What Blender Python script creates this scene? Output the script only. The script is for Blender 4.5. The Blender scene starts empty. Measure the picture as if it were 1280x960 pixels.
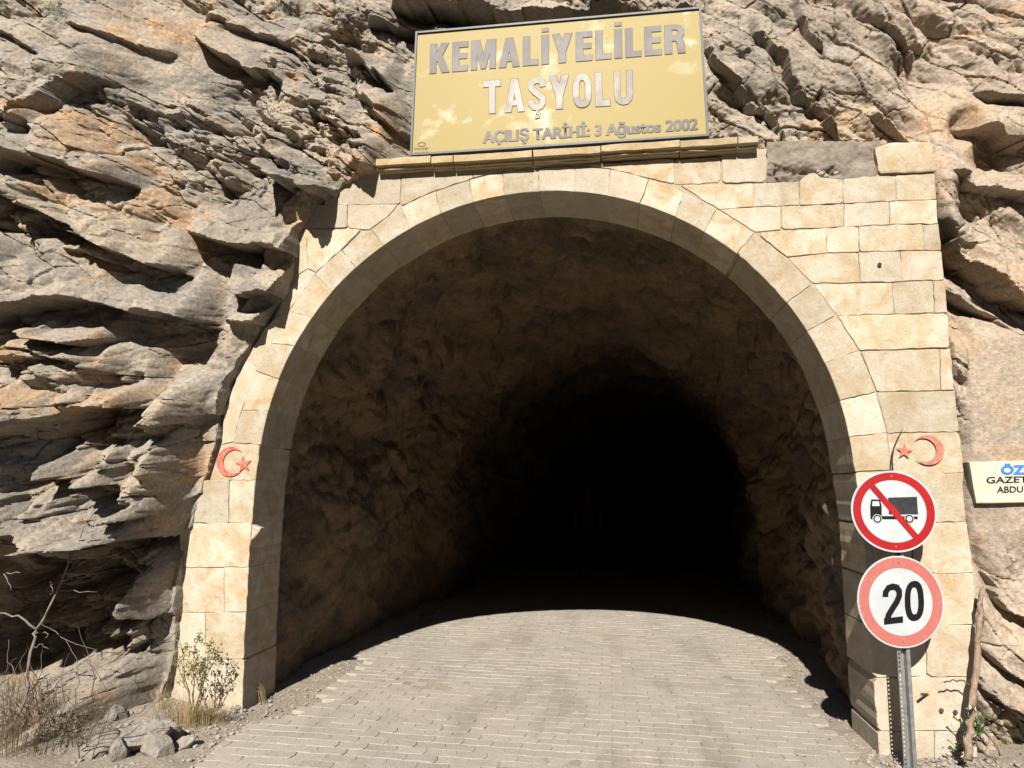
import bpy, bmesh, math, random
import numpy as np
from math import sin, cos, pi, radians, sqrt
from mathutils import Vector, Matrix, noise as mnoise
random.seed(7)
rng = np.random.default_rng(7)
S = bpy.context.scene
COL = S.collection

# ------------------------------------------------------------------ camera
CAM = np.array([0.0, -5.2, 1.7])
FPX = 880.0                              # focal length in pixels of a 1280 px wide picture
YAW, PITCH, ROLL = radians(8.0), radians(8.4), radians(0.92)
Fw = np.array([-sin(YAW)*cos(PITCH), cos(YAW)*cos(PITCH), sin(PITCH)])
R0 = np.array([cos(YAW), sin(YAW), 0.0]); U0 = np.cross(R0, Fw)
Rt = R0*cos(ROLL) + U0*sin(ROLL); Up = U0*cos(ROLL) - R0*sin(ROLL)
cd = bpy.data.cameras.new('camera'); cam = bpy.data.objects.new('camera', cd); COL.objects.link(cam)
cd.sensor_width = 36.0; cd.lens = 36.0*FPX/1280.0; cd.clip_end = 3000.0; cd.clip_start = 0.05
cam.matrix_world = Matrix(((Rt[0], Up[0], -Fw[0], CAM[0]), (Rt[1], Up[1], -Fw[1], CAM[1]),
                           (Rt[2], Up[2], -Fw[2], CAM[2]), (0, 0, 0, 1)))
S.camera = cam

# ------------------------------------------------------------------ sun and sky
SUN_K, SUN_T = 0.09, 0.756               # sideways and downward travel per metre into the tunnel
ld = Vector((SUN_K, 1.0, -SUN_T)).normalized()
sd = bpy.data.lights.new('sun', 'SUN'); sun = bpy.data.objects.new('sun', sd); COL.objects.link(sun)
sun.rotation_euler = ld.to_track_quat('-Z', 'Y').to_euler(); sun.location = (-3, -20, 20)
sd.energy = 5.0; sd.angle = radians(0.53); sd.color = (1.0, 0.94, 0.85)
W = bpy.data.worlds.new('World'); S.world = W; W.use_nodes = True
nt = W.node_tree; nt.nodes.clear()
sky = nt.nodes.new('ShaderNodeTexSky'); sky.sky_type = 'NISHITA'; sky.sun_disc = False
sky.sun_elevation = math.asin(-ld.z); sky.sun_rotation = math.atan2(-ld.x, -ld.y)
sky.altitude = 1000; sky.dust_density = 0.3
bgn = nt.nodes.new('ShaderNodeBackground'); bgn.inputs[1].default_value = 0.05
wo = nt.nodes.new('ShaderNodeOutputWorld')
nt.links.new(sky.outputs[0], bgn.inputs[0]); nt.links.new(bgn.outputs[0], wo.inputs[0])
S.view_settings.view_transform = 'Standard'; S.view_settings.look = 'None'
S.view_settings.exposure = 1.17; S.view_settings.gamma = 1.0; S.view_settings.use_curve_mapping = False

# ------------------------------------------------------------------ helpers
def ray(px, py):
    return Fw + Rt*((px-640.0)/FPX) + Up*((480.0-py)/FPX)
def P(px, py, y=0.0):                    # the point of the plane at depth y that lies on this line of sight
    d = ray(px, py); return CAM + d*((y-CAM[1])/d[1])
def XZ(px, py, y=0.0):
    p = P(px, py, y); return (p[0], p[2])
def G(px, py, z=0.0):
    d = ray(px, py); return CAM + d*((z-CAM[2])/d[2])
def proj(x, y, z):
    d = np.stack([np.asarray(x)-CAM[0], np.asarray(y)-CAM[1], np.asarray(z)-CAM[2]], -1)
    w = d@Fw
    return 640+FPX*(d@Rt)/w, 480-FPX*(d@Up)/w

def tag(o, label=None, cat=None, group=None, kind=None):
    if label: o['label'] = label
    if cat: o['category'] = cat
    if group: o['group'] = group
    if kind: o['kind'] = kind
    return o
def empty(name, loc=(0, 0, 0)):
    o = bpy.data.objects.new(name, None); o.empty_display_size = 0.1; COL.objects.link(o); o.location = loc; return o
def link(name, me, mat=None, parent=None, smooth=False):
    if mat is not None and len(me.materials) == 0: me.materials.append(mat)
    if smooth: me.polygons.foreach_set('use_smooth', [True]*len(me.polygons))
    o = bpy.data.objects.new(name, me); COL.objects.link(o)
    if parent is not None:
        o.parent = parent; o.matrix_parent_inverse = Matrix.Translation(-Vector(parent.location)) if parent.location.length else Matrix.Identity(4)
    return o
class MB:
    def __init__(s): s.v = []; s.f = []
    def add(s, vs, fs):
        b = len(s.v); s.v += [tuple(float(c) for c in q) for q in vs]; s.f += [tuple(i+b for i in q) for q in fs]
    def box(s, x0, x1, y0, y1, z0, z1):
        s.add([(x0,y0,z0),(x1,y0,z0),(x1,y1,z0),(x0,y1,z0),(x0,y0,z1),(x1,y0,z1),(x1,y1,z1),(x0,y1,z1)],
              [(0,3,2,1),(4,5,6,7),(0,1,5,4),(1,2,6,5),(2,3,7,6),(3,0,4,7)])
    def tube(s, pts, rad, n=6, cap=True):
        pts = [Vector(p) for p in pts]; b = len(s.v); up = Vector((0.31, 0.2, 0.93)).normalized()
        for i, p in enumerate(pts):
            t = (pts[min(i+1, len(pts)-1)]-pts[max(i-1, 0)]).normalized()
            a = t.cross(up)
            if a.length < 1e-3: a = t.cross(Vector((1, 0, 0)))
            a.normalize(); c = t.cross(a); r = rad[i] if hasattr(rad, '__len__') else rad
            for k in range(n):
                q = p + a*(r*cos(2*pi*k/n)) + c*(r*sin(2*pi*k/n)); s.v.append(tuple(q))
        for i in range(len(pts)-1):
            for k in range(n):
                s.f.append((b+i*n+k, b+i*n+(k+1) % n, b+(i+1)*n+(k+1) % n, b+(i+1)*n+k))
        if cap:
            s.f.append(tuple(b+k for k in range(n))[::-1]); e = b+(len(pts)-1)*n; s.f.append(tuple(e+k for k in range(n)))
    def build(s, name, mat, parent=None, smooth=False):
        me = bpy.data.meshes.new(name); me.from_pydata(s.v, [], s.f); me.update()
        return link(name, me, mat, parent, smooth)

# ---- numpy noise
def _h(ix, iy, s):
    n = (ix.astype(np.int64)*374761393 + iy.astype(np.int64)*668265263 + s*974711761) & 0xffffffff
    n = ((n ^ (n >> 13))*1274126177) & 0xffffffff
    n = ((n ^ (n >> 15))*2246822519) & 0xffffffff
    return ((n ^ (n >> 16)) & 0xffffff).astype(np.float32)/16777216.0
def vn(u, v, s):
    iu = np.floor(u); iv = np.floor(v); a = (u-iu).astype(np.float32); b = (v-iv).astype(np.float32)
    a = a*a*a*(a*(a*6-15)+10); b = b*b*b*(b*(b*6-15)+10); iu = iu.astype(np.int64); iv = iv.astype(np.int64)
    return ((_h(iu,iv,s)*(1-a)+_h(iu+1,iv,s)*a)*(1-b)+(_h(iu,iv+1,s)*(1-a)+_h(iu+1,iv+1,s)*a)*b)*2-1
def fbm(u, v, s, o=4, g=0.5):
    r = 0; a = 1.0; t = 0
    for i in range(o):
        r = r + a*vn(u, v, s+i*17); t += a; a *= g; u = u*2.03+11.3; v = v*2.03+7.7
    return r/t
def facets(u, v, s, bias=(0.0, -0.7), tilt=0.8, soft=0.06):
    """angular rock: every cell is a tilted plane at its own height; returns height and distance to the cell edge"""
    iu = np.floor(u).astype(np.int64); iv = np.floor(v).astype(np.int64)
    d1 = np.full(u.shape, 1e9, np.float32); d2 = d1.copy(); h1 = np.zeros(u.shape, np.float32); h2 = h1.copy()
    for du in (-1, 0, 1):
        for dv in (-1, 0, 1):
            a = iu+du; b = iv+dv
            cx = a+0.1+0.8*_h(a, b, s); cy = b+0.1+0.8*_h(a, b, s+1)
            eu = (u-cx).astype(np.float32); ev = (v-cy).astype(np.float32); d = np.sqrt(eu*eu+ev*ev)
            hh = (_h(a,b,s+2)*2-1) + (bias[0]+tilt*(_h(a,b,s+3)*2-1))*eu + (bias[1]+tilt*(_h(a,b,s+4)*2-1))*ev
            m1 = d < d1; m2 = (~m1) & (d < d2)
            d2 = np.where(m1, d1, np.where(m2, d, d2)); h2 = np.where(m1, h1, np.where(m2, hh, h2))
            h1 = np.where(m1, hh, h1); d1 = np.where(m1, d, d1)
    e = d2-d1; t = np.clip(e/soft, 0, 1); t = t*t*(3-2*t)
    return h1*(0.5+0.5*t)+h2*(0.5-0.5*t), e
def crag(u, v, s, pen=3.2, flat_=0.30, tilt=0.9, bias=(0.0, -0.35), off=0.9):
    """broken blocks: tilted flat-topped lumps with steep sides, the highest one wins; returns height and the block's random number"""
    iu = np.floor(u).astype(np.int64); iv = np.floor(v).astype(np.int64)
    best = np.full(u.shape, -1e9, np.float32); idn = np.zeros(u.shape, np.float32)
    for du in (-1, 0, 1):
        for dv in (-1, 0, 1):
            a = iu+du; b = iv+dv
            eu = (u-(a+0.08+0.84*_h(a, b, s))).astype(np.float32); ev = (v-(b+0.08+0.84*_h(a, b, s+1))).astype(np.float32)
            t = _h(a, b, s+5)*6.283; ct = np.cos(t); st = np.sin(t)
            p = np.abs(ct*eu+st*ev); q = np.abs(-st*eu+ct*ev)
            d = np.maximum(np.maximum(p, q*(0.7+0.7*_h(a, b, s+6))), 0.74*(p+q))
            hh = off*(_h(a, b, s+2)*2-1)+(bias[0]+tilt*(_h(a, b, s+3)*2-1))*eu+(bias[1]+tilt*(_h(a, b, s+4)*2-1))*ev-pen*np.maximum(d-flat_, 0)
            m = hh > best; best = np.where(m, hh, best); idn = np.where(m, _h(a, b, s+7), idn)
    return best, idn
def sm(a, b, x):
    t = np.clip((x-a)/(b-a), 0, 1); return t*t*(3-2*t)

# ------------------------------------------------------------------ materials
def mat(name): 
    m = bpy.data.materials.new(name); m.use_nodes = True; n = m.node_tree; n.nodes.clear()
    o = n.nodes.new('ShaderNodeOutputMaterial'); b = n.nodes.new('ShaderNodeBsdfPrincipled'); n.links.new(b.outputs[0], o.inputs[0])
    b.inputs['Specular IOR Level'].default_value = 0.25
    return m, n, b
class NG:
    """tiny node-graph writer"""
    def __init__(s, n): s.n = n
    def node(s, t, **k):
        q = s.n.nodes.new(t)
        for a, b in k.items(): setattr(q, a, b)
        return q
    def put(s, sock, val):
        if hasattr(val, 'default_value') or hasattr(val, 'links'): s.n.links.new(val, sock)
        elif isinstance(val, (tuple, list)) and len(val) == 3 and sock.type == 'RGBA': sock.default_value = (*val, 1)
        else: sock.default_value = val
    def coord(s, w='Object', scale=(1, 1, 1), rot=(0, 0, 0)):
        t = s.node('ShaderNodeTexCoord'); m = s.node('ShaderNodeMapping')
        m.inputs['Scale'].default_value = scale; m.inputs['Rotation'].default_value = rot
        s.n.links.new(t.outputs[w], m.inputs[0]); return m.outputs[0]
    def pos(s, scale=(1, 1, 1), rot=(0, 0, 0)):
        t = s.node('ShaderNodeNewGeometry'); m = s.node('ShaderNodeMapping')
        m.inputs['Scale'].default_value = scale; m.inputs['Rotation'].default_value = rot
        s.n.links.new(t.outputs['Position'], m.inputs[0]); return m.outputs[0]
    def noise(s, vec, scale, detail=4, rough=0.55, dist=0.0):
        q = s.node('ShaderNodeTexNoise'); s.put(q.inputs['Vector'], vec); q.inputs['Scale'].default_value = scale
        q.inputs['Detail'].default_value = detail; q.inputs['Roughness'].default_value = rough; q.inputs['Distortion'].default_value = dist
        return q.outputs['Fac']
    def voro(s, vec, scale, feat='F1'):
        q = s.node('ShaderNodeTexVoronoi', feature=feat); s.put(q.inputs['Vector'], vec); q.inputs['Scale'].default_value = scale
        return q.outputs['Distance']
    def ramp(s, x, a, b, lo=0.0, hi=1.0):
        q = s.node('ShaderNodeMapRange'); q.clamp = True; s.put(q.inputs[0], x)
        for i, w in enumerate((a, b, lo, hi)): q.inputs[i+1].default_value = w
        return q.outputs[0]
    def mix(s, f, a, b, mode='MIX'):
        q = s.node('ShaderNodeMix', data_type='RGBA', blend_type=mode); s.put(q.inputs[0], f); s.put(q.inputs[6], a); s.put(q.inputs[7], b)
        return q.outputs[2]
    def math(s, op, a, b=0.0):
        q = s.node('ShaderNodeMath', operation=op); s.put(q.inputs[0], a); s.put(q.inputs[1], b); return q.outputs[0]
    def bump(s, h, strength, dist, prev=None):
        q = s.node('ShaderNodeBump'); s.put(q.inputs['Height'], h); q.inputs['Strength'].default_value = strength; q.inputs['Distance'].default_value = dist
        if prev is not None: s.put(q.inputs['Normal'], prev)
        return q.outputs[0]
    def grey(s, x):
        q = s.node('ShaderNodeCombineColor'); [s.put(q.inputs[i], x) for i in range(3)]; return q.outputs[0]

def rock_mat(name, grey, tan, orange, oamt=0.5, dark=0.55, warm_x=None, bumps=1.0, tint=False):
    m, n, b = mat(name); g = NG(n); p = g.pos()
    ps = g.pos(scale=(0.7, 0.7, 1.6), rot=(0, radians(-28), 0))
    n1 = g.noise(ps, 1.3, 5, 0.62, 0.4); n2 = g.noise(p, 2.6, 5, 0.6, 0.7); n3 = g.noise(p, 34, 3, 0.7); n4 = g.noise(ps, 7.0, 4, 0.65, 0.3)
    c = g.mix(g.ramp(n1, 0.38, 0.64), grey, tan)
    c = g.mix(g.ramp(n2, 0.56, 0.70, 0, oamt), c, orange)
    c = g.mix(g.ramp(n4, 0.56, 0.72, 0, dark), c, tuple(q*0.45 for q in grey))
    c = g.mix(g.ramp(n4, 0.42, 0.28, 0, 0.5), c, tuple(min(1, q*1.45) for q in tan))
    if tint:
        at = g.node('ShaderNodeAttribute', attribute_name='tint'); tv = g.math('ADD', at.outputs['Fac'], g.math('MULTIPLY', g.math('SUBTRACT', n2, 0.5), 0.9))
        c = g.mix(g.ramp(tv, 0.64, 0.90, 0, 0.55), c, orange); c = g.mix(g.ramp(tv, 0.40, 0.22, 0, 0.55), c, tuple(q*0.62 for q in grey))
    if warm_x:
        sp = g.node('ShaderNodeSeparateXYZ'); s2 = g.node('ShaderNodeNewGeometry'); n.links.new(s2.outputs['Position'], sp.inputs[0])
        c = g.mix(g.ramp(sp.outputs[0], warm_x[0], warm_x[1], 0, 0.85), c, g.mix(0.5, c, warm_x[2]))
    c = g.mix(1.0, c, g.grey(g.ramp(n3, 0.28, 0.72, 0.66, 1.25)), 'MULTIPLY')
    g.put(b.inputs['Base Color'], c); b.inputs['Roughness'].default_value = 0.9; b.inputs['Specular IOR Level'].default_value = 0.15
    bb = g.bump(g.noise(p, 26, 5, 0.75), 0.6*bumps, 0.03)
    bb = g.bump(g.noise(p, 95, 3, 0.75), 0.5*bumps, 0.008, bb)
    g.put(b.inputs['Normal'], bb)
    return m
ROCK = rock_mat('limestone_cliff', (0.265, 0.24, 0.207), (0.39, 0.325, 0.248), (0.42, 0.25, 0.12), 0.6, 0.5, (0.6, 2.6, (0.42, 0.325, 0.24)), tint=True)
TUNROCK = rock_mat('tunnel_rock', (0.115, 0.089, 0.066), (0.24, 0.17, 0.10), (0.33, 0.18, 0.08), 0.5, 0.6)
STONE = rock_mat('loose_stone', (0.22, 0.205, 0.19), (0.28, 0.245, 0.20), (0.32, 0.22, 0.125), 0.3, 0.4)

def ashlar_mat(name, base, light, ochre, pits=0.8):
    m, n, b = mat(name); g = NG(n); p = g.pos()
    oi = g.node('ShaderNodeObjectInfo'); rnd = oi.outputs['Random']
    off = g.node('ShaderNodeVectorMath', operation='ADD'); g.put(off.inputs[0], p)
    cv = g.node('ShaderNodeCombineXYZ'); g.put(cv.inputs[0], g.math('MULTIPLY', rnd, 37.0)); g.put(cv.inputs[1], g.math('MULTIPLY', rnd, 91.0)); g.put(off.inputs[1], cv.outputs[0])
    q = off.outputs[0]
    n1 = g.noise(q, 4.5, 6, 0.68, 0.6); n2 = g.noise(q, 6.0, 5, 0.7, 0.9); n3 = g.noise(q, 60, 4, 0.7); n5 = g.noise(q, 11, 5, 0.7, 0.3)
    c = g.mix(g.ramp(n1, 0.36, 0.64), base, light)
    c = g.mix(g.math('MULTIPLY', g.ramp(n2, 0.46, 0.66, 0, 0.85), g.ramp(rnd, 0.0, 1.0, 0.35, 1.0)), c, ochre)
    c = g.mix(g.ramp(n5, 0.56, 0.72, 0, 0.5), c, (0.24, 0.185, 0.125))
    c = g.mix(g.ramp(g.math('FRACT', g.math('MULTIPLY', rnd, 7.3)), 0.45, 1.0, 0, 0.5), c, (0.45, 0.41, 0.345))
    c = g.mix(1.0, c, g.grey(g.ramp(rnd, 0, 1, 0.80, 1.06)), 'MULTIPLY')
    c = g.mix(1.0, c, g.grey(g.ramp(n3, 0.25, 0.75, 0.86, 1.1)), 'MULTIPLY')
    pv = g.math('MULTIPLY', g.ramp(g.voro(q, 55), 0.22, 0.10), g.ramp(g.noise(q, 7.0, 4, 0.7), 0.50, 0.60))
    c = g.mix(g.math('MULTIPLY', pv, pits), c, (0.09, 0.065, 0.045))
    g.put(b.inputs['Base Color'], c); b.inputs['Roughness'].default_value = 0.88; b.inputs['Specular IOR Level'].default_value = 0.15
    bb = g.bump(g.noise(q, 26, 7, 0.7), 0.45, 0.012); bb = g.bump(g.noise(q, 150, 3, 0.7), 0.35, 0.003, bb)
    bb = g.bump(pv, -0.6, 0.008, bb)
    g.put(b.inputs['Normal'], bb)
    return m
ASHLAR = ashlar_mat('cream_limestone', (0.395, 0.318, 0.212), (0.495, 0.455, 0.37), (0.36, 0.24, 0.118))
MORTAR = ashlar_mat('lime_mortar', (0.36, 0.30, 0.21), (0.43, 0.37, 0.28), (0.32, 0.24, 0.15), 0.2)

def plain(name, col, rough=0.6, metal=0.0, var=0.12, scale=20.0, spec=0.3, bump=0.0):
    m, n, b = mat(name); g = NG(n); p = g.pos()
    c = g.mix(1.0, col, g.grey(g.ramp(g.noise(p, scale, 5, 0.65), 0.3, 0.7, 1-var, 1+var)), 'MULTIPLY')
    g.put(b.inputs['Base Color'], c); b.inputs['Roughness'].default_value = rough; b.inputs['Metallic'].default_value = metal
    b.inputs['Specular IOR Level'].default_value = spec
    if bump: g.put(b.inputs['Normal'], g.bump(g.noise(p, scale*2, 5, 0.7), bump, 0.01))
    return m

# ------------------------------------------------------------------ ground sheet and road bed
def ground_mat():
    m, n, b = mat('dusty_ground'); g = NG(n); p = g.pos()
    c = g.mix(g.ramp(g.noise(p, 3.0, 6, 0.6), 0.35, 0.65), (0.30, 0.26, 0.208), (0.38, 0.33, 0.262))
    c = g.mix(1.0, c, g.grey(g.ramp(g.noise(p, 70, 4, 0.8), 0.3, 0.7, 0.72, 1.25)), 'MULTIPLY')
    g.put(b.inputs['Base Color'], c); b.inputs['Roughness'].default_value = 0.95; b.inputs['Specular IOR Level'].default_value = 0.1
    g.put(b.inputs['Normal'], g.bump(g.noise(p, 45, 6, 0.75), 0.7, 0.03))
    return m
GROUND = ground_mat()
# unseen gorge added to cut skylight and bounce: short road bench, deep drop, high mountainside
gyy = np.concatenate([-np.geomspace(7.0, 900, 90)[::-1], np.linspace(-6.4, 8, 8), np.geomspace(12, 900, 10)])
gxx = np.concatenate([-np.geomspace(6, 900, 45)[::-1], np.linspace(-4, 4, 5), np.geomspace(6, 900, 45)])
GX_, GY_ = np.meshgrid(gxx, gyy)
wob = 1+0.10*fbm(GX_/60, GY_/60, 611, 4)
dd = np.clip(-GY_-6.6, 0, 9e9)
GZ_ = np.interp(dd, [0, 3, 8, 30, 58, 130, 300, 900], [-0.03, -3, -13, -15, 38, 85, 190, 420])
GZ_ = np.where(dd > 0, GZ_*wob+2.2*fbm(GX_/11, GY_/11, 612, 4)*sm(4, 20, dd), -0.03)
# dust and rubble shoulders: an uneven sheet rising towards the rock
gx = np.linspace(-6.5, 5.5, 400); gy = np.linspace(-3.0, 7.0, 330)
X, Y = np.meshgrid(gx, gy)
Z = -0.022 + 0.05*sm(-2.35, -2.7, X) + 0.035*sm(1.5, 1.85, X) + 0.10*sm(-2.8, -3.6, X) + 0.10*sm(2.0, 3.0, X)
Z += (0.012*fbm(X*3, Y*3, 31, 4) + 0.008*fbm(X*17, Y*17, 37, 3))*(0.35+0.65*np.maximum(sm(-1.95, -2.4, X), sm(1.15, 1.5, X)))
Z = np.where((X > -2.2) & (X < 1.4), np.clip(Z, -0.009, -0.005), Z)
ny_, nx_ = X.shape
def grid_mesh(name, X, Y, Z, keep=None):
    ny, nx = X.shape; idx = np.arange(ny*nx).reshape(ny, nx)
    q = np.stack([idx[:-1, :-1], idx[:-1, 1:], idx[1:, 1:], idx[1:, :-1]], -1)
    if keep is not None: q = q[keep[:-1, :-1] & keep[:-1, 1:] & keep[1:, 1:] & keep[1:, :-1]]
    q = q.reshape(-1, 4)
    used = np.zeros(ny*nx, bool); used[q.ravel()] = True; remap = np.cumsum(used)-1; q = remap[q]
    co = np.stack([X, Y, Z], -1).reshape(-1, 3)[used]
    me = bpy.data.meshes.new(name); me.vertices.add(len(co)); me.vertices.foreach_set('co', co.astype(np.float32).ravel())
    me.loops.add(q.size); me.loops.foreach_set('vertex_index', q.astype(np.int32).ravel())
    me.polygons.add(len(q)); me.polygons.foreach_set('loop_start', np.arange(0, q.size, 4, dtype=np.int32))
    try: me.polygons.foreach_set('loop_total', np.full(len(q), 4, np.int32))
    except Exception: pass
    me.polygons.foreach_set('use_smooth', np.ones(len(q), bool)); me.update(calc_edges=True); me.validate()
    return me
tag(link('ground', grid_mesh('ground', GX_, GY_, GZ_), GROUND), kind='structure')
road = link('road', grid_mesh('road', X, Y, Z), GROUND)
tag(road, kind='structure')

# pavers: interlocking concrete stones in stretcher bond
def paver_mat():
    m, n, b = mat('concrete_paver'); g = NG(n); p = g.pos()
    oi = g.node('ShaderNodeObjectInfo'); ge = g.node('ShaderNodeNewGeometry')
    rr = g.math('FRACT', g.math('ADD', oi.outputs['Random'], ge.outputs['Random Per Island']))
    c = g.mix(rr, (0.305, 0.278, 0.238), (0.36, 0.33, 0.288))
    c = g.mix(g.ramp(g.noise(p, 0.9, 5, 0.6, 0.5), 0.42, 0.66, 0, 0.75), c, (0.37, 0.328, 0.27))
    c = g.mix(g.ramp(g.noise(g.pos(scale=(1.6, 0.4, 1)), 1.4, 6, 0.65), 0.52, 0.70, 0, 0.6), c, (0.23, 0.197, 0.155))
    c = g.mix(g.ramp(g.noise(g.pos(scale=(1.0, 0.22, 1)), 2.3, 5, 0.7), 0.50, 0.74, 0, 0.45), c, (0.20, 0.178, 0.15))
    c = g.mix(g.ramp(g.noise(p, 1.7, 6, 0.7, 0.6), 0.60, 0.74, 0, 0.7), c, (0.36, 0.285, 0.19))
    c = g.mix(1.0, c, g.grey(g.ramp(g.noise(p, 110, 3, 0.85), 0.3, 0.7, 0.6, 1.36)), 'MULTIPLY')
    g.put(b.inputs['Base Color'], c); b.inputs['Roughness'].default_value = 0.9; b.inputs['Specular IOR Level'].default_value = 0.2
    bb = g.bump(g.noise(p, 90, 5, 0.75), 0.5, 0.006); g.put(b.inputs['Normal'], bb)
    return m
PAVER = paver_mat()
PL, PH = 0.2, 0.112
def gj(x):                               # zig-zag of the long joints
    t = (x/PL) % 1.0; return 0.007*np.clip(4*abs(t-0.5)-1, -0.6, 0.6)
def paver_outline(half, gap):
    xs = np.array([0, .03, .07, .10, .13, .17, .2]); o = PL/2 if half else 0
    lo = [(x-PL/2, gj(x+o)-PH/2) for x in xs]; hi = [(x-PL/2, gj(x+o)+PH/2) for x in xs]
    # ends are slightly notched
    pts = lo + [(PL/2+0.012, gj(PL+o)*1.0)] + hi[::-1] + [(-PL/2+0.012, gj(o))]
    c = np.array(pts); k = 1-gap
    return np.stack([c[:, 0]*(1-gap/PL), c[:, 1]*(1-gap/PH)], -1)
def paver_geo(half):
    o = paver_outline(half, 0.0022); i = paver_outline(half, 0.0065); n = len(o)
    v = [(x, y, -0.03) for x, y in o]+[(x, y, -0.0018) for x, y in o]+[(x, y, 0.0) for x, y in i]
    f = [(k, (k+1) % n, n+(k+1) % n, n+k) for k in range(n)]+[(n+k, n+(k+1) % n, 2*n+(k+1) % n, 2*n+k) for k in range(n)]+[tuple(range(2*n, 3*n))]
    return v, f
PG = [paver_geo(0), paver_geo(1)]
PM = []
for q in range(2):
    pm = bpy.data.meshes.new('paver'); pm.from_pydata(PG[q][0], [], PG[q][1]); pm.update(); pm.materials.append(PAVER); PM.append(pm)
spots = []
for r in range(-18, 92):
    y = r*PH
    xl = -2.50+0.10*sin(y*1.9)+0.05*sin(y*5.3) - (0.45*max(0, min(1, (-0.15-y)/0.5)))
    xr = 1.62+0.09*sin(y*2.3+1)+0.06*sin(y*6.1) + 0.05*y*(y > 0) + 0.12*max(0, min(1, (0.3-y)))
    for k in range(-18, 16):
        x = (k+0.5*(r % 2))*PL+PL/2
        if xl < x-PL/2 and x+PL/2 < xr: spots.append((x, y, r % 2))
def pav_T(x, y):
    w = 0.004*sin(x*2.1+y*1.3)+0.004*sin(y*3.1-x)
    return (0.0+w+random.uniform(-0.002, 0.0025), random.gauss(0, 0.012), random.gauss(0, 0.012), random.gauss(0, 0.012))
sc = []
for x, y, hf in spots:
    a, b_ = proj(x, y, 0.0); vis = (-20 < a < 1300) and (b_ < 975) and y < 5.3
    sc.append((0 if vis else 1, y))
order = sorted(range(len(spots)), key=lambda i: sc[i])
near = set(order[:300])
rest = MB()
for i, (x, y, hf) in enumerate(spots):
    z, rx, ry, rz = pav_T(x, y)
    M = Matrix.Translation((x, y, z)) @ Matrix.Rotation(rz, 4, 'Z') @ Matrix.Rotation(ry, 4, 'Y') @ Matrix.Rotation(rx, 4, 'X')
    if i in near:
        o = bpy.data.objects.new('paver', PM[hf]); COL.objects.link(o); o.parent = road; o.matrix_local = M
    else:
        rest.add([M @ Vector(q) for q in PG[hf][0]], PG[hf][1])
tag(rest.build('paving', PAVER, road), kind='stuff')

# ------------------------------------------------------------------ cliff
XCEN, ZSPR, RAD = -0.52, 1.8, 2.195       # arch: centre, springing height, radius
XR_EDGE = 2.338
rock_edge = np.array([(930,205),(880,213),(850,218),(800,226),(740,231),(700,232),(680,236),(650,245),(620,255),(600,260),(590,265),(565,270),(545,277),
    (520,278),(500,284),(480,290),(450,305),(430,318),(400,335),(380,352),(350,368),(335,372),(320,374),(290,374),(260,402),(240,425),(215,455),(200,468),(186,476)], float)
ed = np.array([XZ(x, y, 0.0) for y, x in rock_edge])          # x,z with z rising
def xedge(z): return np.interp(z, ed[:, 1], ed[:, 0])

def axis(a, b, c, d, fine, coarse):
    mid = np.arange(b, c, fine); lo = []; x = b; s = fine
    while x > a: s = min(coarse, s*1.12); x -= s; lo.append(x)
    hi = []; x = mid[-1]; s = fine
    while x < d: s = min(coarse, s*1.12); x += s; hi.append(x)
    return np.concatenate([np.array(lo[::-1]), mid, np.array(hi)])
cx = axis(-9.0, -4.9, 3.35, 8.0, 0.0088, 0.2)
cz = axis(-0.4, -0.1, 6.15, 9.5, 0.0088, 0.2)
X, Z = np.meshgrid(cx, cz)
def base(x, z):
    x = np.asarray(x, float); z = np.asarray(z, float)
    left = -0.05 - 0.85*sm(-2.9, -4.9, x)*sm(1.0, 1.45, z) + 0.26*np.clip(z-3.9, 0, 9) - 0.25*sm(1.6, 2.6, z)*sm(-3.2, -4.6, x) + 0.30*sm(1.35, 1.05, z)*sm(-3.45, -3.9, x) - 0.42*sm(1.30, 0.85, z)*sm(-2.85, -3.1, x)*sm(-3.8, -3.45, x) - (0.55+0.75*sm(-3.0, -3.6, x))*sm(0.50, -0.08, z)*sm(-2.75, -3.15, x)
    top = 0.30 + 0.30*np.clip(z-4.4, 0, 9)
    right = 0.10 + 0.20*np.clip(z-4.3, 0, 9) + 0.10*sm(2.6, 3.2, z) - 0.12*sm(2.3, 3.3, x)*sm(2.6, 1.5, z) - 0.12*sm(0.9, 0.2, z)
    wl = sm(-1.7, -2.3, x); wr = sm(1.0, 2.2, x)
    return left*wl + right*wr*(1-wl) + top*(1-wl)*(1-wr)
B = base(X, Z)
SHEAR = 0.16
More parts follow.
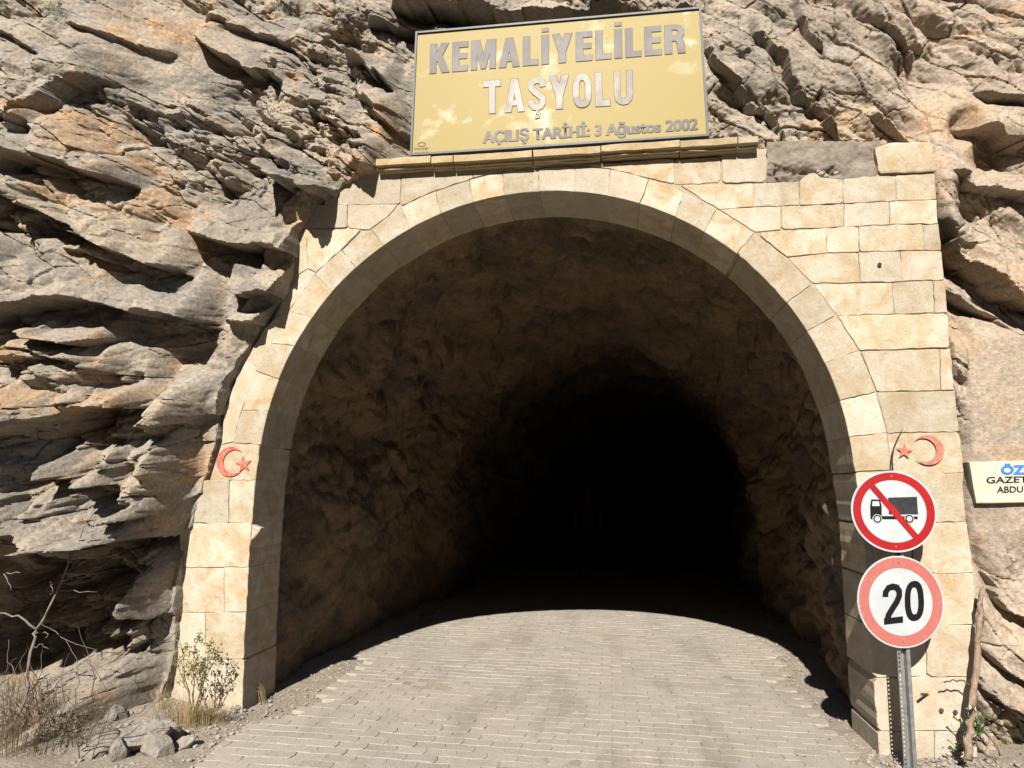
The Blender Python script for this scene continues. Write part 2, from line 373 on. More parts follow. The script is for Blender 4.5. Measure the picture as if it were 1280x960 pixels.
# ledges: (lower lip as picture points, protrusion, height over which it fades upwards, undercut)
LEDGES = [
 ([(225,28),(240,38),(262,60),(290,72),(320,80),(348,90)], .20, .16),
 ([(78,27),(115,45),(150,55),(185,68),(222,68)], .07, .12),
 ([(-20,34),(0,39),(30,52),(60,70),(92,100)], .06, .10),
 ([(-30,128),(0,130),(75,135),(105,122),(130,115),(161,112)], .16, .20),
 ([(170,135),(188,142),(208,146)], .10, .10),
 ([(-30,152),(0,156),(22,162)], .20, .15),
 ([(14,164),(30,173),(50,178),(76,174)], .13, .09),
 ([(-30,206),(0,208),(25,210),(75,222),(110,232),(140,235),(178,239)], .24, .20),
 ([(20,266),(65,270),(85,285),(105,300),(140,312),(175,330),(205,340),(228,340)], .26, .20),
 ([(212,285),(240,293),(262,297),(320,305),(368,310)], .26, .16),
 ([(130,332),(175,337),(190,350)], .10, .10),
 ([(262,352),(290,368),(320,366),(348,372),(364,358)], .24, .18),
 ([(-30,445),(0,437),(25,425),(45,415),(105,393),(140,388),(160,391),(205,398),(246,404)], .30, .28),
 ([(78,438),(110,446),(140,440),(162,424)], .22, .13),
 ([(60,466),(110,458),(150,464),(176,470)], .12, .10),
 ([(268,402),(300,407),(332,402)], .16, .09),
 ([(18,562),(60,548),(100,528),(135,512),(188,503)], .34, .26),
 ([(185,538),(215,525),(240,512),(278,520)], .24, .18),
 ([(233,551),(255,556),(276,556)], .10, .06),
 ([(105,594),(140,598),(174,597)], .22, .16),
 ([(158,645),(190,636),(215,625),(252,612)], .24, .18),
 ([(136,692),(175,676),(207,658)], .22, .14),
 ([(-90,664),(0,678),(57,692),(95,694),(125,690),(150,684)], .70, .55),
 ([(285,182),(302,195),(330,212),(370,226),(400,229),(427,224),(452,210),(478,196)], .42, .42),
 ([(410,50),(440,62),(470,92),(488,110)], .18, .18),
 ([(375,125),(400,142),(440,168),(466,178)], .14, .12),
 ([(430,100),(450,120),(480,150),(505,165)], .14, .12),
 ([(325,178),(345,196),(368,214)], .10, .10),
 ([(230,14),(300,25),(350,48),(395,82)], .09, .10),
 ([(440,10),(500,22),(545,30),(570,34)], .18, .12),
 ([(470,-14),(560,-8),(640,6),(760,4),(860,4),(890,12)], .34, .30),
 ([(735,22),(770,24),(800,20)], .16, .12),
 ([(940,15),(981,67),(992,90),(1020,125),(1062,170)], .13, .12),
 ([(880,45),(917,79),(950,115),(974,142),(994,182)], .15, .14),
 ([(1000,-6),(1015,30),(1040,60)], .10, .10),
 ([(1085,140),(1130,168),(1165,186)], .06, .08),
 ([(1100,-5),(1140,30),(1170,60)], .10, .10),
 ([(1172,246),(1195,268),(1215,290),(1240,330),(1275,362),(1320,385)], .30, .22),
 ([(1180,352),(1210,365),(1240,385),(1290,420)], .16, .12),
 ([(1185,210),(1215,228),(1250,238),(1300,244)], .12, .10),
 ([(1215,130),(1235,146),(1270,150),(1300,160)], .20, .14),
 ([(1225,95),(1260,110),(1310,120)], .12, .12),
 ([(1222,690),(1240,720),(1262,760),(1300,790)], .10, .16),
 ([(1225,790),(1250,832),(1300,860)], .12, .16),
 ([(1218,850),(1245,880),(1300,905)], .10, .10),
]
H = np.zeros_like(X)
jc, _e = facets(X*5.5+0.3*fbm(X*6, Z*6, 4, 2), Z*6.5, 5, (0, 0), 0.9, 0.10)
jit = 0.026*jc+0.012*fbm(X*14, Z*14, 5, 3)+0.02*fbm(X*2.3, Z*2.3, 6, 2)
for li, (pts, A, w) in enumerate(LEDGES):
    q = []; A = A*1.18
    for px, py in pts:
        y0 = 0.0
        for _ in range(3):
            x0, z0 = XZ(px, py, y0); y0 = float(base(x0, z0))-A
        q.append((x0, z0+SHEAR*A))
    q.sort(); q = np.array(q)
    if pts[0][0] < 0: q = np.concatenate([[[q[0, 0]-4.0, q[0, 1]], [q[0, 0]-1.0, q[0, 1]]], q])
    if pts[-1][0] > 1280: q = np.concatenate([q, [[q[-1, 0]+3.0, q[-1, 1]-1.0]]])
    x0, x1 = q[0, 0], q[-1, 0]; e = 0.12*min(x1-x0, 1.2)+0.02
    sel = (cx > x0-0.05) & (cx < x1+0.05); i0, i1 = np.argmax(sel), len(sel)-np.argmax(sel[::-1])
    xs = X[:, i0:i1]; zf = np.interp(cx[i0:i1], q[:, 0], q[:, 1]); kk = 9; zf = np.convolve(np.pad(zf, kk//2, mode='edge'), np.ones(kk)/kk, 'valid')
    sl = np.gradient(zf, cx[i0:i1]); sl = np.convolve(np.pad(sl, 7, mode='edge'), np.ones(15)/15, 'valid')
    d = (Z[:, i0:i1]-zf[None])/np.sqrt(1+sl*sl)[None]-jit[:, i0:i1]; tp = sm(x0, x0+e, xs)*sm(x1, x1-e, xs)
    up = sm(-0.02, 0.002, d)*np.clip(1-np.clip(d, 0, 99)/(2.1*w), 0, 1)
    dn = -0.34*np.clip(1+np.clip(d, -99, 0)/(1.1*w), 0, 1)*sm(0.01, -0.02, d)
    H[:, i0:i1] += A*tp*(up+dn)
# angular bedded relief in three dip directions
def relief(x, z, ang, s, an, k2=1.0):
    c, s_ = cos(ang), sin(ang); u = (x*c+z*s_); v = (-x*s_+z*c)
    wu = 0.025*fbm(x*4.0, z*4.0, s+50, 5, .6); wv = 0.02*fbm(x*5.1, z*5.1, s+60, 5, .6)
    u = u+wu; v = v+wv
    f, i0 = crag(u/(0.62*an), v/0.50, s, 3.2, 0.34, 1.2, (0, -.25)); r = 0.115*f
    f, i1 = crag(u/(0.26*an), v/0.19, s+100, 3.8, 0.31, 1.3, (0, -.2)); r = r+0.072*f
    g_, e1 = facets(u/(0.34*an), v/0.22, s+10, (0.05, -0.3), 0.6, 0.03); r = r+0.022*g_-0.06*np.exp(-e1/0.018)
    g_, e4 = facets(u/(0.17*an)+0.37*v, v/0.15+.21*u, s+40, (0, 0), 0.6, 0.03); r = r+0.010*g_-0.030*np.exp(-e4/0.022)*(vn(x*1.9, z*1.9, s+78) > -0.1)
    f, i2 = crag(u/(0.105*(1+1.2*(1-k2))), v/0.082, s+200, 3.4, 0.28, 1.4, (0, -.2)); r = r+0.022*k2*f*(0.35+0.8*sm(-0.2, 0.3, vn(x*2.3, z*2.3, s+91)))
    f, i3 = crag(u/0.044+wv*5, v/0.034, s+300, 3.4, 0.26, 1.3, (0, -.1)); r = r+0.0085*(0.4+0.6*k2)*f
    return r, 0.5*i0+0.35*i1+0.15*i2
TINT = np.zeros_like(X)
def region(mask, ang, s, an, k2=1.0):
    global TINT
    out = np.zeros_like(X); ti = np.zeros_like(X); m = mask > 0.002
    out[m], ti[m] = relief(X[m], Z[m], ang, s, an, k2)
    TINT += ti*mask
    return out*mask
wC = sm(0.2, 1.4, X); wlow = sm(3.35, 2.6, Z+0.15*(X+4))*(1-wC); wA = 1-wC-wlow
RL = region(wA, radians(-27), 1000, 1.2)+region(wlow, radians(14), 2000, 1.0)+region(wC, radians(-52), 3000, 2.0, 0.55)
px_, py_ = proj(X, B, Z)
plaster = sm(1195, 1212, px_)*sm(385, 430, py_)*sm(700, 660, py_)
calm = 1-0.86*plaster
smooth_slab = sm(0, 1, np.exp(-(((px_-110)/120)**2+((py_-330)/60)**2))*1.3)*0.4+sm(0, 1, np.exp(-(((px_-150)/150)**2+((py_-70)/45)**2))*1.3)*0.45
rough = 0.006*fbm(X*23, Z*23, 71, 4, 0.6)+0.02*fbm(X*5, Z*5, 72, 4)
amp = np.clip(0.80+1.7*fbm(X*1.1, Z*1.1, 80, 3), 0.22, 1.5)*(1-0.15*wC)*(1+0.35*sm(1.5, 0.8, Z))
H = H*(1-plaster*0.8)+(RL*amp*(1-smooth_slab)*calm+rough*(0.35+0.65*calm))*1.15
# hollows dissolved into the right-hand rock
for (a, b_, ra, rb, dep) in [(1208,155,16,19,.16),(1252,190,30,30,.22),(1160,75,26,60,.10),(1203,300,22,40,.10),(1185,45,18,30,.08)]:
    g_ = np.exp(-(((px_-a)/ra)**2+((py_-b_)/rb)**2)**1.5); H -= dep*g_
# at the portal: rock overlaps the masonry on the left, dives behind it elsewhere
xe = xedge(Z)+0.025*fbm(Z*6, X*6, 90, 3)
inpx = X-xe                                              # >0 : right of the rock's edge
top_line = np.interp(X, [-2.4, -1.85, 1.1, 2.338], [4.22, 4.23, 4.30, 4.20])
covered = sm(-0.018, 0.022, inpx)*sm(0.04, -0.04, X-(XR_EDGE+0.01))*sm(0.05, -0.04, Z-top_line)
Yc = B-H
nearE = sm(-0.22, -0.04, inpx)*sm(2.7, 2.2, Z)*(X < -1.8)
Yc = Yc*(1-nearE*0.88)+0.0*nearE
Yc = np.where(covered > 0, Yc*(1-covered)+0.33*covered, Yc)
Yc = np.where((covered <= 0.0) & (X < -1.8) & (Z < 4.2) & (Z > 2.3) & (inpx > -0.25), np.minimum(Yc, -0.03-0.06*sm(0.0, -0.2, inpx)+0.05*fbm(X*8, Z*8, 95, 3)), Yc)
Yc = Yc*(1-0.85*plaster)+(0.0+0.012*fbm(X*4, Z*4, 97, 4))*0.85*plaster
Zc = Z - SHEAR*np.clip(H, -0.3, 0.8)*(1-covered)
inside = ((X-XCEN)**2+(Z-ZSPR)**2 < (RAD+0.10)**2) & (Z > ZSPR) | ((abs(X-XCEN) < RAD+0.12) & (Z <= ZSPR))
cm = grid_mesh('cliff', X, Yc, Zc, ~inside)
kq = ~inside; q_ = kq[:-1, :-1] & kq[:-1, 1:] & kq[1:, 1:] & kq[1:, :-1]; used_ = np.zeros(X.shape, bool)
used_[:-1, :-1] |= q_; used_[:-1, 1:] |= q_; used_[1:, 1:] |= q_; used_[1:, :-1] |= q_
at = cm.attributes.new('tint', 'FLOAT', 'POINT'); at.data.foreach_set('value', TINT[used_].astype(np.float32))   # each block's own iron staining
cm.set_sharp_from_angle(angle=radians(28))
cliff = link('cliff', cm, ROCK)
tag(cliff, kind='structure')
CPX, CPY = proj(X, Yc, Zc); CY = Yc
def on_cliff(px, py):
    d = (CPX-px)**2+(CPY-py)**2 + 1e9*inside
    m = d < 9
    if not m.any(): i = np.argmin(d); return np.array([X.ravel()[i], CY.ravel()[i], Zc.ravel()[i]])
    yy = np.where(m, CY, 1e9); i = np.argmin(yy); return np.array([X.ravel()[i], CY.ravel()[i], Zc.ravel()[i]])

# ------------------------------------------------------------------ tunnel
ty = np.concatenate([np.arange(0.40, 7.5, 0.02), np.geomspace(7.52, 34, 70)])
ns = 420
ss = np.linspace(0, 1, ns)
SS, TY = np.meshgrid(ss, ty)
hw = 2.275+0.07*sm(0.5, 1.0, TY)+0.14*sm(0.8, 4.0, TY)-0.20*sm(4.9, 5.7, TY)+0.12*sm(6.0, 7.5, TY)
ht = 2.215+0.02*sm(0.5, 1.5, TY)+0.16*sm(1.5, 3.5, TY)-0.24*sm(4.6, 5.6, TY)+0.15*sm(6, 7.5, TY)
xc = -0.50+0.04*sm(0.55, 0.9, TY)+0.070*np.clip(TY-0.6, 0, 4.4)+0.014*np.clip(TY-5, 0, 99)**2
zs = 1.8; Lw = zs+0.15; La = pi*2.25; Lt = 2*Lw+La; t = SS*Lt
ang = np.clip((t-Lw)/2.25, 0, pi); wall = np.where(t < Lw, t-Lw, np.where(t > Lw+La, -(t-Lw-La), 0))
nxv = -np.cos(ang); nzv = np.sin(ang)
u = t-Lt/2; v = TY
wr_ = 0.12*fbm(u*1.7, v*1.7, 400, 3)
f1, e1 = crag(u/0.85+wr_*2, v/1.05-wr_*2, 401, 2.0, .33, .9, (0, 0))
f2, e2 = crag(u/0.33+wr_*3, v/0.42, 402, 2.6, .3, 1.0, (0, 0))
f3, e3 = crag(u/0.12+wr_*5, v/0.15, 403, 2.8, .3, 1.1, (0, 0))
rel = 0.13*f1+0.072*f2+0.034*f3+0.06*fbm(u*0.8, v*0.8, 404, 3)-0.02
rel = rel*sm(0.44, 0.9, TY)
# the lower left wall is flatter
rel *= 1-0.45*sm(0.22, 0.08, SS)
TX = xc+nxv*(hw-rel); TZ = zs+nzv*(ht-rel)+wall
TYd = TY+0.04*fbm(u*4, v*4, 405, 2)*sm(0.5, 1, TY)
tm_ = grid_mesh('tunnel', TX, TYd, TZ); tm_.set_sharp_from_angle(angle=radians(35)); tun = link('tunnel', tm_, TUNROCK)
tag(tun, kind='structure')
capm = MB(); y_ = float(ty[-1]); xe_ = float(xc[-1, 0]); capm.add([(xe_-4, y_-0.05, -1), (xe_+4, y_-0.05, -1), (xe_+4, y_-0.05, 6), (xe_-4, y_-0.05, 6)], [(0, 1, 2, 3)])
capm.build('rock_face', TUNROCK, tun)

# ------------------------------------------------------------------ stone portal
portal = empty('stone_portal', (0, 0, 0))
tag(portal, 'cream limestone arch portal with cornice framing the dark tunnel mouth', 'tunnel portal')
def refine(poly, step, jitter, rr):
    out = []
    n = len(poly)
    for i in range(n):
        a = np.array(poly[i]); b = np.array(poly[(i+1) % n]); L = np.hypot(*(b-a)); k = max(1, int(round(L/step)))
        nn = np.array([-(b-a)[1], (b-a)[0]])/max(L, 1e-6)
        for j in range(k):
            p = a+(b-a)*j/k
            if j: p = p+nn*rr.gauss(0, jitter)
            out.append(p)
    return out
def inset(poly, d):
    n = len(poly); out = []
    ar = sum(poly[i][0]*poly[(i+1) % n][1]-poly[(i+1) % n][0]*poly[i][1] for i in range(n))
    s = 1 if ar > 0 else -1
    for i in range(n):
        a, b, c = (np.array(poly[i-1]), np.array(poly[i]), np.array(poly[(i+1) % n]))
        e1 = (b-a)/max(np.hypot(*(b-a)), 1e-9); e2 = (c-b)/max(np.hypot(*(c-b)), 1e-9)
        n1 = s*np.array([-e1[1], e1[0]]); n2 = s*np.array([-e2[1], e2[0]]); m = n1+n2; L = m@n1
        out.append(b+m*min(d/max(L, 0.35), d*2.2))
    return out
def slab(poly, y_front, y_back, gap=0.0018, bev=0.0035, step=0.05, jit_=0.0026, seed=0, tilt=0.004, bdepth=0.004, chip=True):
    """a dressed stone: outline in x,z; rounded, slightly chipped arris; front plane a little tilted"""
    rr = random.Random(seed); pc = []
    for i_ in range(len(poly)):                       # knocked-off corners
        a_, b2, c_ = np.array(poly[i_-1]), np.array(poly[i_]), np.array(poly[(i_+1) % len(poly)]); la, lc = np.hypot(*(a_-b2)), np.hypot(*(c_-b2))
        if chip and min(la, lc) > 0.12 and rr.random() < 0.45: ch = rr.uniform(0.006, 0.024); pc += [b2+(a_-b2)/la*ch*rr.uniform(.6, 1.6), b2+(c_-b2)/lc*ch]
        else: pc.append(b2)
    gap = gap*rr.choice((0.5, 0.7, 0.9, 1.2, 1.8))
    p0 = inset(refine(inset(pc, gap*0.5), step, jit_, rr), 0.0); n = len(p0)
    p1 = [a+(b-a)*rr.uniform(0.6, 1.5) for a, b in zip(p0, inset(p0, bev))]
    c = np.mean(p0, 0); tx, tz = rr.gauss(0, tilt), rr.gauss(0, tilt)
    v = [(p[0], y_back, p[1]) for p in p0]+[(p[0], y_front+bdepth*rr.uniform(0.6, 1.4), p[1]) for p in p0]
    v += [(p[0], y_front+tx*(p[0]-c[0])+tz*(p[1]-c[1]), p[1]) for p in p1]
    f = [(k, (k+1) % n, n+(k+1) % n, n+k) for k in range(n)]+[(n+k, n+(k+1) % n, 2*n+(k+1) % n, 2*n+k) for k in range(n)]+[tuple(range(2*n, 3*n)), tuple(range(n))[::-1]]
    me = bpy.data.meshes.new('stone_block'); me.from_pydata(v, [], f)
    bm = bmesh.new(); bm.from_mesh(me); bmesh.ops.recalc_face_normals(bm, faces=bm.faces); bm.to_mesh(me); bm.free()
    return me
bid = [0]
def block(pts, depth=0.14, name='stone_block', proud=None, gap=0.0018, m=None, **k):
    bid[0] += 1; rr = random.Random(bid[0]*13+5)
    pr = rr.uniform(-0.006, 0.003) if proud is None else -proud
    return link(name, slab([XZ(*p) for p in pts], pr, depth, gap, seed=bid[0], **k), m or ASHLAR, portal)

# arch ring: (extrados, intrados) ends of each radial joint as picture points
J = [((262,601),(320,600)),((291,554),(325,556)),((302,513),(334,513)),((320,463),(346,473)),((339,429),(369,433)),((361,389),(391,398)),((394,343),(417,366)),((427,313),(447,337)),
 ((464,287),(481,309)),((501,259),(514,290)),((545,239),(552,269)),((587,225),(592,257)),((628,215),(631,244)),((674,211),(674,240)),((719,209),(718,240)),((763,212),(760,245)),
 ((811,224),(799,256)),((854,240),(845,271)),((896,262),(879,292)),((943,291),(925,313)),((1014,356),(984,378)),((1043,395),(1013,412)),((1074,438),(1033,453)),((1094,490),(1052,500)),((1108,541),(1065,546)),((1114,588),(1069,590))]
def on_circle(p):
    x, z = XZ(*p)
    if z < ZSPR+0.05: return (x, z)
    a = math.atan2(z-ZSPR, x-XCEN); return (XCEN+RAD*cos(a), ZSPR+RAD*sin(a))
for i in range(len(J)-1):
    if i in (0,): continue
    e0, i0 = J[i]; e1, i1 = J[i+1]
    a0, a1 = on_circle(i0), on_circle(i1); b0, b1 = XZ(*e0), XZ(*e1)
    th0 = math.atan2(a0[1]-ZSPR, a0[0]-XCEN); th1 = math.atan2(a1[1]-ZSPR, a1[0]-XCEN)
    arc = [(XCEN+RAD*cos(th0+(th1-th0)*k/4), ZSPR+RAD*sin(th0+(th1-th0)*k/4)) for k in range(1, 4)]
    rb0 = np.hypot(b0[0]-XCEN, b0[1]-ZSPR); rb1 = np.hypot(b1[0]-XCEN, b1[1]-ZSPR); tb0 = math.atan2(b0[1]-ZSPR, b0[0]-XCEN); tb1 = math.atan2(b1[1]-ZSPR, b1[0]-XCEN)
    ext = [(XCEN+(rb0+(rb1-rb0)*k/4)*cos(tb0+(tb1-tb0)*k/4), ZSPR+(rb0+(rb1-rb0)*k/4)*sin(tb0+(tb1-tb0)*k/4)) for k in range(1, 4)]
    poly = [b0]+ext+[b1, a1]+arc[::-1]+[a0]
    rr = random.Random(900+i)
    link('voussoir', slab(poly, rr.uniform(-0.007, 0.002), 0.53+rr.uniform(-0.012, 0.012), 0.0018, seed=900+i), ASHLAR, portal)
# left springer with the painted crescent, and the left pier courses
block([(262,601),(277,556),(291,554),(325,556),(320,600)], 0.53)
for k_, pts in enumerate([
 [(240,601),(287,600),(286,654),(240,654)], [(287,600),(320,600),(315,654),(286,654)],
 [(225,654),(286,654),(315,654),(311,709),(225,709)],
 [(220,709),(280,709),(280,766),(218,766)], [(280,709),(311,709),(308,765),(280,766)],
 [(210,766),(257,766),(257,825),(206,825)], [(257,766),(308,765),(305,824),(257,825)],
 [(200,825),(270,825),(270,886),(200,886)], [(270,825),(305,824),(303,885),(270,886)],
 [(195,886),(250,886),(250,925),(195,925)], [(250,886),(303,885),(302,925),(250,925)]]):
    block(pts, 0.52 if max(p[0] for p in pts) > 300 else 0.14)
block([(314,655),(326,660),(324,664),(313,676)], 0.06, bev=0.01)
# left spandrel
for pts in [[(415,214),(502,216),(500,255),(405,257)], [(503,216),(592,212),(591,223),(545,238.5),(503,257),(501,254)],
 [(385,257),(435,256),(434,285),(375,286)], [(435,256),(497,255),(484,271),(462,287),(452,287),(434,285)],
 [(384,286),(452,287),(428,311),(395,341),(384,336)], [(366,288),(384,286),(384,336),(362,350)],
 [(384,336),(395,341),(362,388),(348,395),(352,372)], [(362,388),(340,428),(322,460),(308,450),(330,410),(348,395)],
 [(322,460),(302,512),(292,552),(277,556),(280,515),(292,482),(308,450)]]:
    block(pts)
# spandrel above the crown and the right-hand courses
for pts in [
 [(592,212),(660,206),(719,205),(674,210),(628,214),(591,223)],
 [(722,206),(746,204),(811,200),(842,199),(843,230),(811,223),(763,211)], [(842,199),(901,196),(901,228),(850,231),(843,230)], [(902,190),(959,186),(958,228),(903,229)],
 [(851,232),(942,230),(942,258.5),(899,262)], [(942,229),(999,226.5),(1000,256.5),(942,258.5)], [(999,227),(1003,223),(1012,217),(1018,216),(1026,222),(1053,225),(1054,255),(1000,256.5)],
 [(1054,224),(1097,220),(1112,220),(1118,224),(1120,251),(1054,255)], [(1120,219),(1168.5,216.5),(1171,249),(1121,250.5)],
 [(899,262),(976,258),(976,287),(944,290)], [(976,258),(1055,255),(1055,284),(976,287)], [(1055,255),(1111,252),(1112,281),(1055,284)], [(1112,252),(1171,250),(1172.5,279.5),(1112,281)],
 [(946,291),(1033,285),(1034,316),(984,321),(969,310)], [(1033,285),(1073,283),(1074,315),(1034,316)], [(1073,283),(1153,280),(1155,313),(1074,315)], [(1153,282),(1173,280),(1176,313),(1155,313)],
 [(985,322),(1034,316),(1073,315.5),(1075,353),(1016,355)], [(1073,315.5),(1125,314),(1128,352),(1075,353)], [(1125,314),(1177,313),(1180.5,350),(1128,352)],
 [(1017,356),(1115,353),(1118,392.5),(1047,394.5)], [(1115,353),(1166,351),(1168,391.5),(1118,392.5)], [(1166,351),(1181,350.5),(1184,391),(1168,391.5)],
 [(1047,395),(1184,391.5),(1187,435),(1075,438)],
 [(1076,439),(1174,436),(1176,488),(1096,490)], [(1174,437),(1188,436),(1193,488),(1176,488)],
 [(1096,490),(1194,488.5),(1199,539.5),(1109,542)],
 [(1109,542),(1199,540),(1205,591),(1115,593)], [(1069,590),(1125,592),(1126,655),(1079,656)], [(1125,592),(1205,591),(1203,612),(1208,652),(1126,655)],
 [(1079,656),(1140,655),(1141,717),(1083,718)], [(1140,655),(1208,652),(1217,716),(1141,717)],
 [(1083,718),(1160,717),(1160,782),(1087,782)], [(1160,717),(1217,716),(1219,781),(1160,782)],
 [(1087,782),(1158,782),(1158,846),(1091,847)], [(1158,782),(1219,781),(1219,846),(1158,846)],
 [(1091,847),(1219,846),(1221,914),(1097,914)], [(1097,914),(1168,914),(1168,950),(1099,950)], [(1168,914),(1221,914),(1222,950),(1168,950)]]:
    lowjamb = min(p[1] for p in pts) > 585 and min(p[0] for p in pts) < 1100
    block(pts, 0.52 if lowjamb else 0.14)
# big loose-looking corner block on top
block([(1093,186),(1110,180),(1161,179),(1165,185),(1169,215),(1097,218)], 0.3, proud=0.02, bev=0.014)
# mortar core behind the facing
op = [XZ(205,935), XZ(216,830), XZ(225,770), XZ(235,700), XZ(262,600), XZ(300,480), XZ(368,345), XZ(380,292), XZ(430,240), XZ(462,216), XZ(592,210), XZ(850,200), XZ(957,189), XZ(957,231), XZ(1096,223), XZ(1097,190), XZ(1163,184), XZ(1183,400), XZ(1203,600), XZ(1216,740), XZ(1219,945)]
ip = [XZ(1102,945), XZ(1086,718), XZ(1083,656), XZ(1073,592)]
ip += [(XCEN+(RAD+0.012)*cos(a), ZSPR+(RAD+0.012)*sin(a)) for a in np.linspace(0.06, pi-0.06, 48)]
ip += [XZ(316,602), XZ(309,668), XZ(300,885), XZ(298,940)]
poly = op+ip; n = len(poly)
me = bpy.data.meshes.new('mortar'); me.from_pydata([(p[0], 0.008, p[1]) for p in poly]+[(p[0], 0.44, p[1]) for p in poly], [],
    [tuple(range(n)), tuple(range(n, 2*n))[::-1]]+[(k, (k+1) % n, n+(k+1) % n, n+k) for k in range(n)])
bm = bmesh.new(); bm.from_mesh(me); bmesh.ops.recalc_face_normals(bm, faces=bm.faces); bmesh.ops.triangulate(bm, faces=bm.faces[:]); bm.to_mesh(me); bm.free()
link('mortar', me, MORTAR, portal)
# grey cement patch over rubble beside the corner block
CEMENT = plain('grey_cement', (0.205, 0.175, 0.142), 0.95, 0, 0.3, 9, 0.1, 0.8)
cgx = np.linspace(959, 1100, 120); cgy = np.linspace(177, 230, 50); GX, GY = np.meshgrid(cgx, cgy)
pp = np.array([[P(a, b_, 0.03) for a in cgx] for b_ in cgy])
low = sm(206, 222, GY+8*fbm(GX/14, GY/14, 501, 3))*sm(1062, 1040, GX)
f1, e1 = facets(GX/17.0+0.4*fbm(GX/9, GY/9, 3, 2), GY/12.0, 502, (0, -0.5), 0.8, 0.1)
pp[..., 1] += -0.012*fbm(GX/20, GY/20, 503, 4)-0.008*fbm(GX/5, GY/5, 504, 3)+low*(0.05-0.045*f1)
cem = link('cement_patch', grid_mesh('cement_patch', pp[..., 0], pp[..., 1], pp[..., 2]), CEMENT, portal)
for (a, b_, r_) in [(1027,217,3.2),(1033,220,2.6),(1023,214,2.2),(1045,216,2.6)]:
    mb = MB(); c_ = P(a, b_, 0.0); mb.tube([c_+np.array([-.006*r_, 0, -.003*r_]), c_, c_+np.array([.006*r_, 0, .002*r_])], [0.003*r_, .006*r_, .002*r_], 7); mb.build('pebble', ASHLAR, portal)
# cornice stones, their colour tinted with the yellow light bounced off the board
CORN = ashlar_mat('cornice_limestone_yellow_bounce', (0.40, 0.305, 0.17), (0.46, 0.375, 0.24), (0.33, 0.205, 0.085), 0.5)
cj = [470, 539, 567, 666, 751, 850, 922, 948]
ctop = lambda x: 199.5-(x-470)*0.0625; cbot = lambda x: 216.5-(x-470)*0.0625
for i in range(7):
    a, b_ = cj[i], cj[i+1]; rr = random.Random(70+i); dz = rr.uniform(-0.006, 0.006)
    prof = [(0.30, 1.0), (-0.098, 1.0), (-0.105, 0.95), (-0.105, 0.36), (-0.088, 0.32), (-0.072, 0.30), (-0.072, 0.10), (-0.045, 0.06), (-0.045, 0.0), (0.30, 0.0)]
    mb = MB(); nseg = max(2, int((b_-a)/14)); L = []
    for s in range(nseg+1):
        xx = a+0.5+(b_-a-1.2)*s/nseg; t0, t1 = XZ(xx, ctop(xx), -0.10), XZ(xx, cbot(xx), -0.05)
        L.append([(t0[0]+rr.gauss(0, .0015), py+rr.gauss(0, .002), t1[1]+(t0[1]-t1[1])*pz+dz+rr.gauss(0, .0018)) for py, pz in prof])
    m_ = len(prof)
    mb.v = [q for r in L for q in r]
    for s in range(nseg):
        for k in range(m_): mb.f.append((s*m_+k, s*m_+(k+1) % m_, (s+1)*m_+(k+1) % m_, (s+1)*m_+k))
    mb.f.append(tuple(range(m_))); mb.f.append(tuple(range(nseg*m_, nseg*m_+m_))[::-1])
    o = mb.build('cornice_stone', CORN, portal)
    bm = bmesh.new(); bm.from_mesh(o.data); bmesh.ops.recalc_face_normals(bm, faces=bm.faces); bm.to_mesh(o.data); bm.free()
# painted crescents and stars
def paint_mat(name, col):
    m, n, b = mat(name); g = NG(n); p = g.pos()
    c = g.mix(g.ramp(g.noise(p, 34, 6, 0.8), 0.42, 0.66, 0.1, 0.8), col, (0.42, 0.27, 0.19))
    g.put(b.inputs['Base Color'], c); b.inputs['Roughness'].default_value = 0.85; g.put(b.inputs['Normal'], g.bump(g.noise(p, 26, 7, .7), .4, .01))
    return m
REDP = paint_mat('faded_red_paint', (0.37, 0.06, 0.045)); REDP2 = paint_mat('faded_red_paint_pale', (0.38, 0.09, 0.07))
def flat(poly, y, name, m, parent, th=0.0008):
    n = len(poly); me = bpy.data.meshes.new(name)
    me.from_pydata([(p[0], y-th, p[1]) for p in poly]+[(p[0], y, p[1]) for p in poly], [], [tuple(range(n)), tuple(range(n, 2*n))[::-1]]+[(k, (k+1) % n, n+(k+1) % n, n+k) for k in range(n)])
    bm = bmesh.new(); bm.from_mesh(me); bmesh.ops.recalc_face_normals(bm, faces=bm.faces); bmesh.ops.triangulate(bm, faces=[f for f in bm.faces if len(f.verts) > 4]); bm.to_mesh(me); bm.free()
    return link(name, me, m, parent)
def crescent(cpx, rpx, d, m, y):
    c = XZ(*cpx, y); k = np.hypot(*(np.array(XZ(cpx[0]+rpx, cpx[1], y))-np.array(c))); r = k; r2 = 0.79*k; off = 0.27*k*d
    a_in = math.acos(max(-1, min(1, (r*r+off*off-r2*r2)/(2*r*abs(off))))); base_a = 0 if d > 0 else pi
    outer = [(c[0]+r*cos(base_a+a_in+(2*pi-2*a_in)*s/48), c[1]+r*sin(base_a+a_in+(2*pi-2*a_in)*s/48)) for s in range(49)]
    b_in = math.atan2(r*sin(a_in), r*cos(a_in)-abs(off))
    inner = [(c[0]+off+r2*cos(base_a+b_in+(2*pi-2*b_in)*s/48), c[1]+r2*sin(base_a+b_in+(2*pi-2*b_in)*s/48)) for s in range(49)]
    flat(outer+inner[::-1], y, 'painted_crescent', m, portal)
def star(cpx, rpx, rot, m, y):
    c = XZ(*cpx, y); k = np.hypot(*(np.array(XZ(cpx[0]+rpx, cpx[1], y))-np.array(c)))
    flat([(c[0]+k*(1 if s % 2 == 0 else 0.40)*cos(rot+pi*s/5), c[1]+k*(1 if s % 2 == 0 else 0.40)*sin(rot+pi*s/5)) for s in range(10)], y, 'painted_star', m, portal)
YP = -0.0125
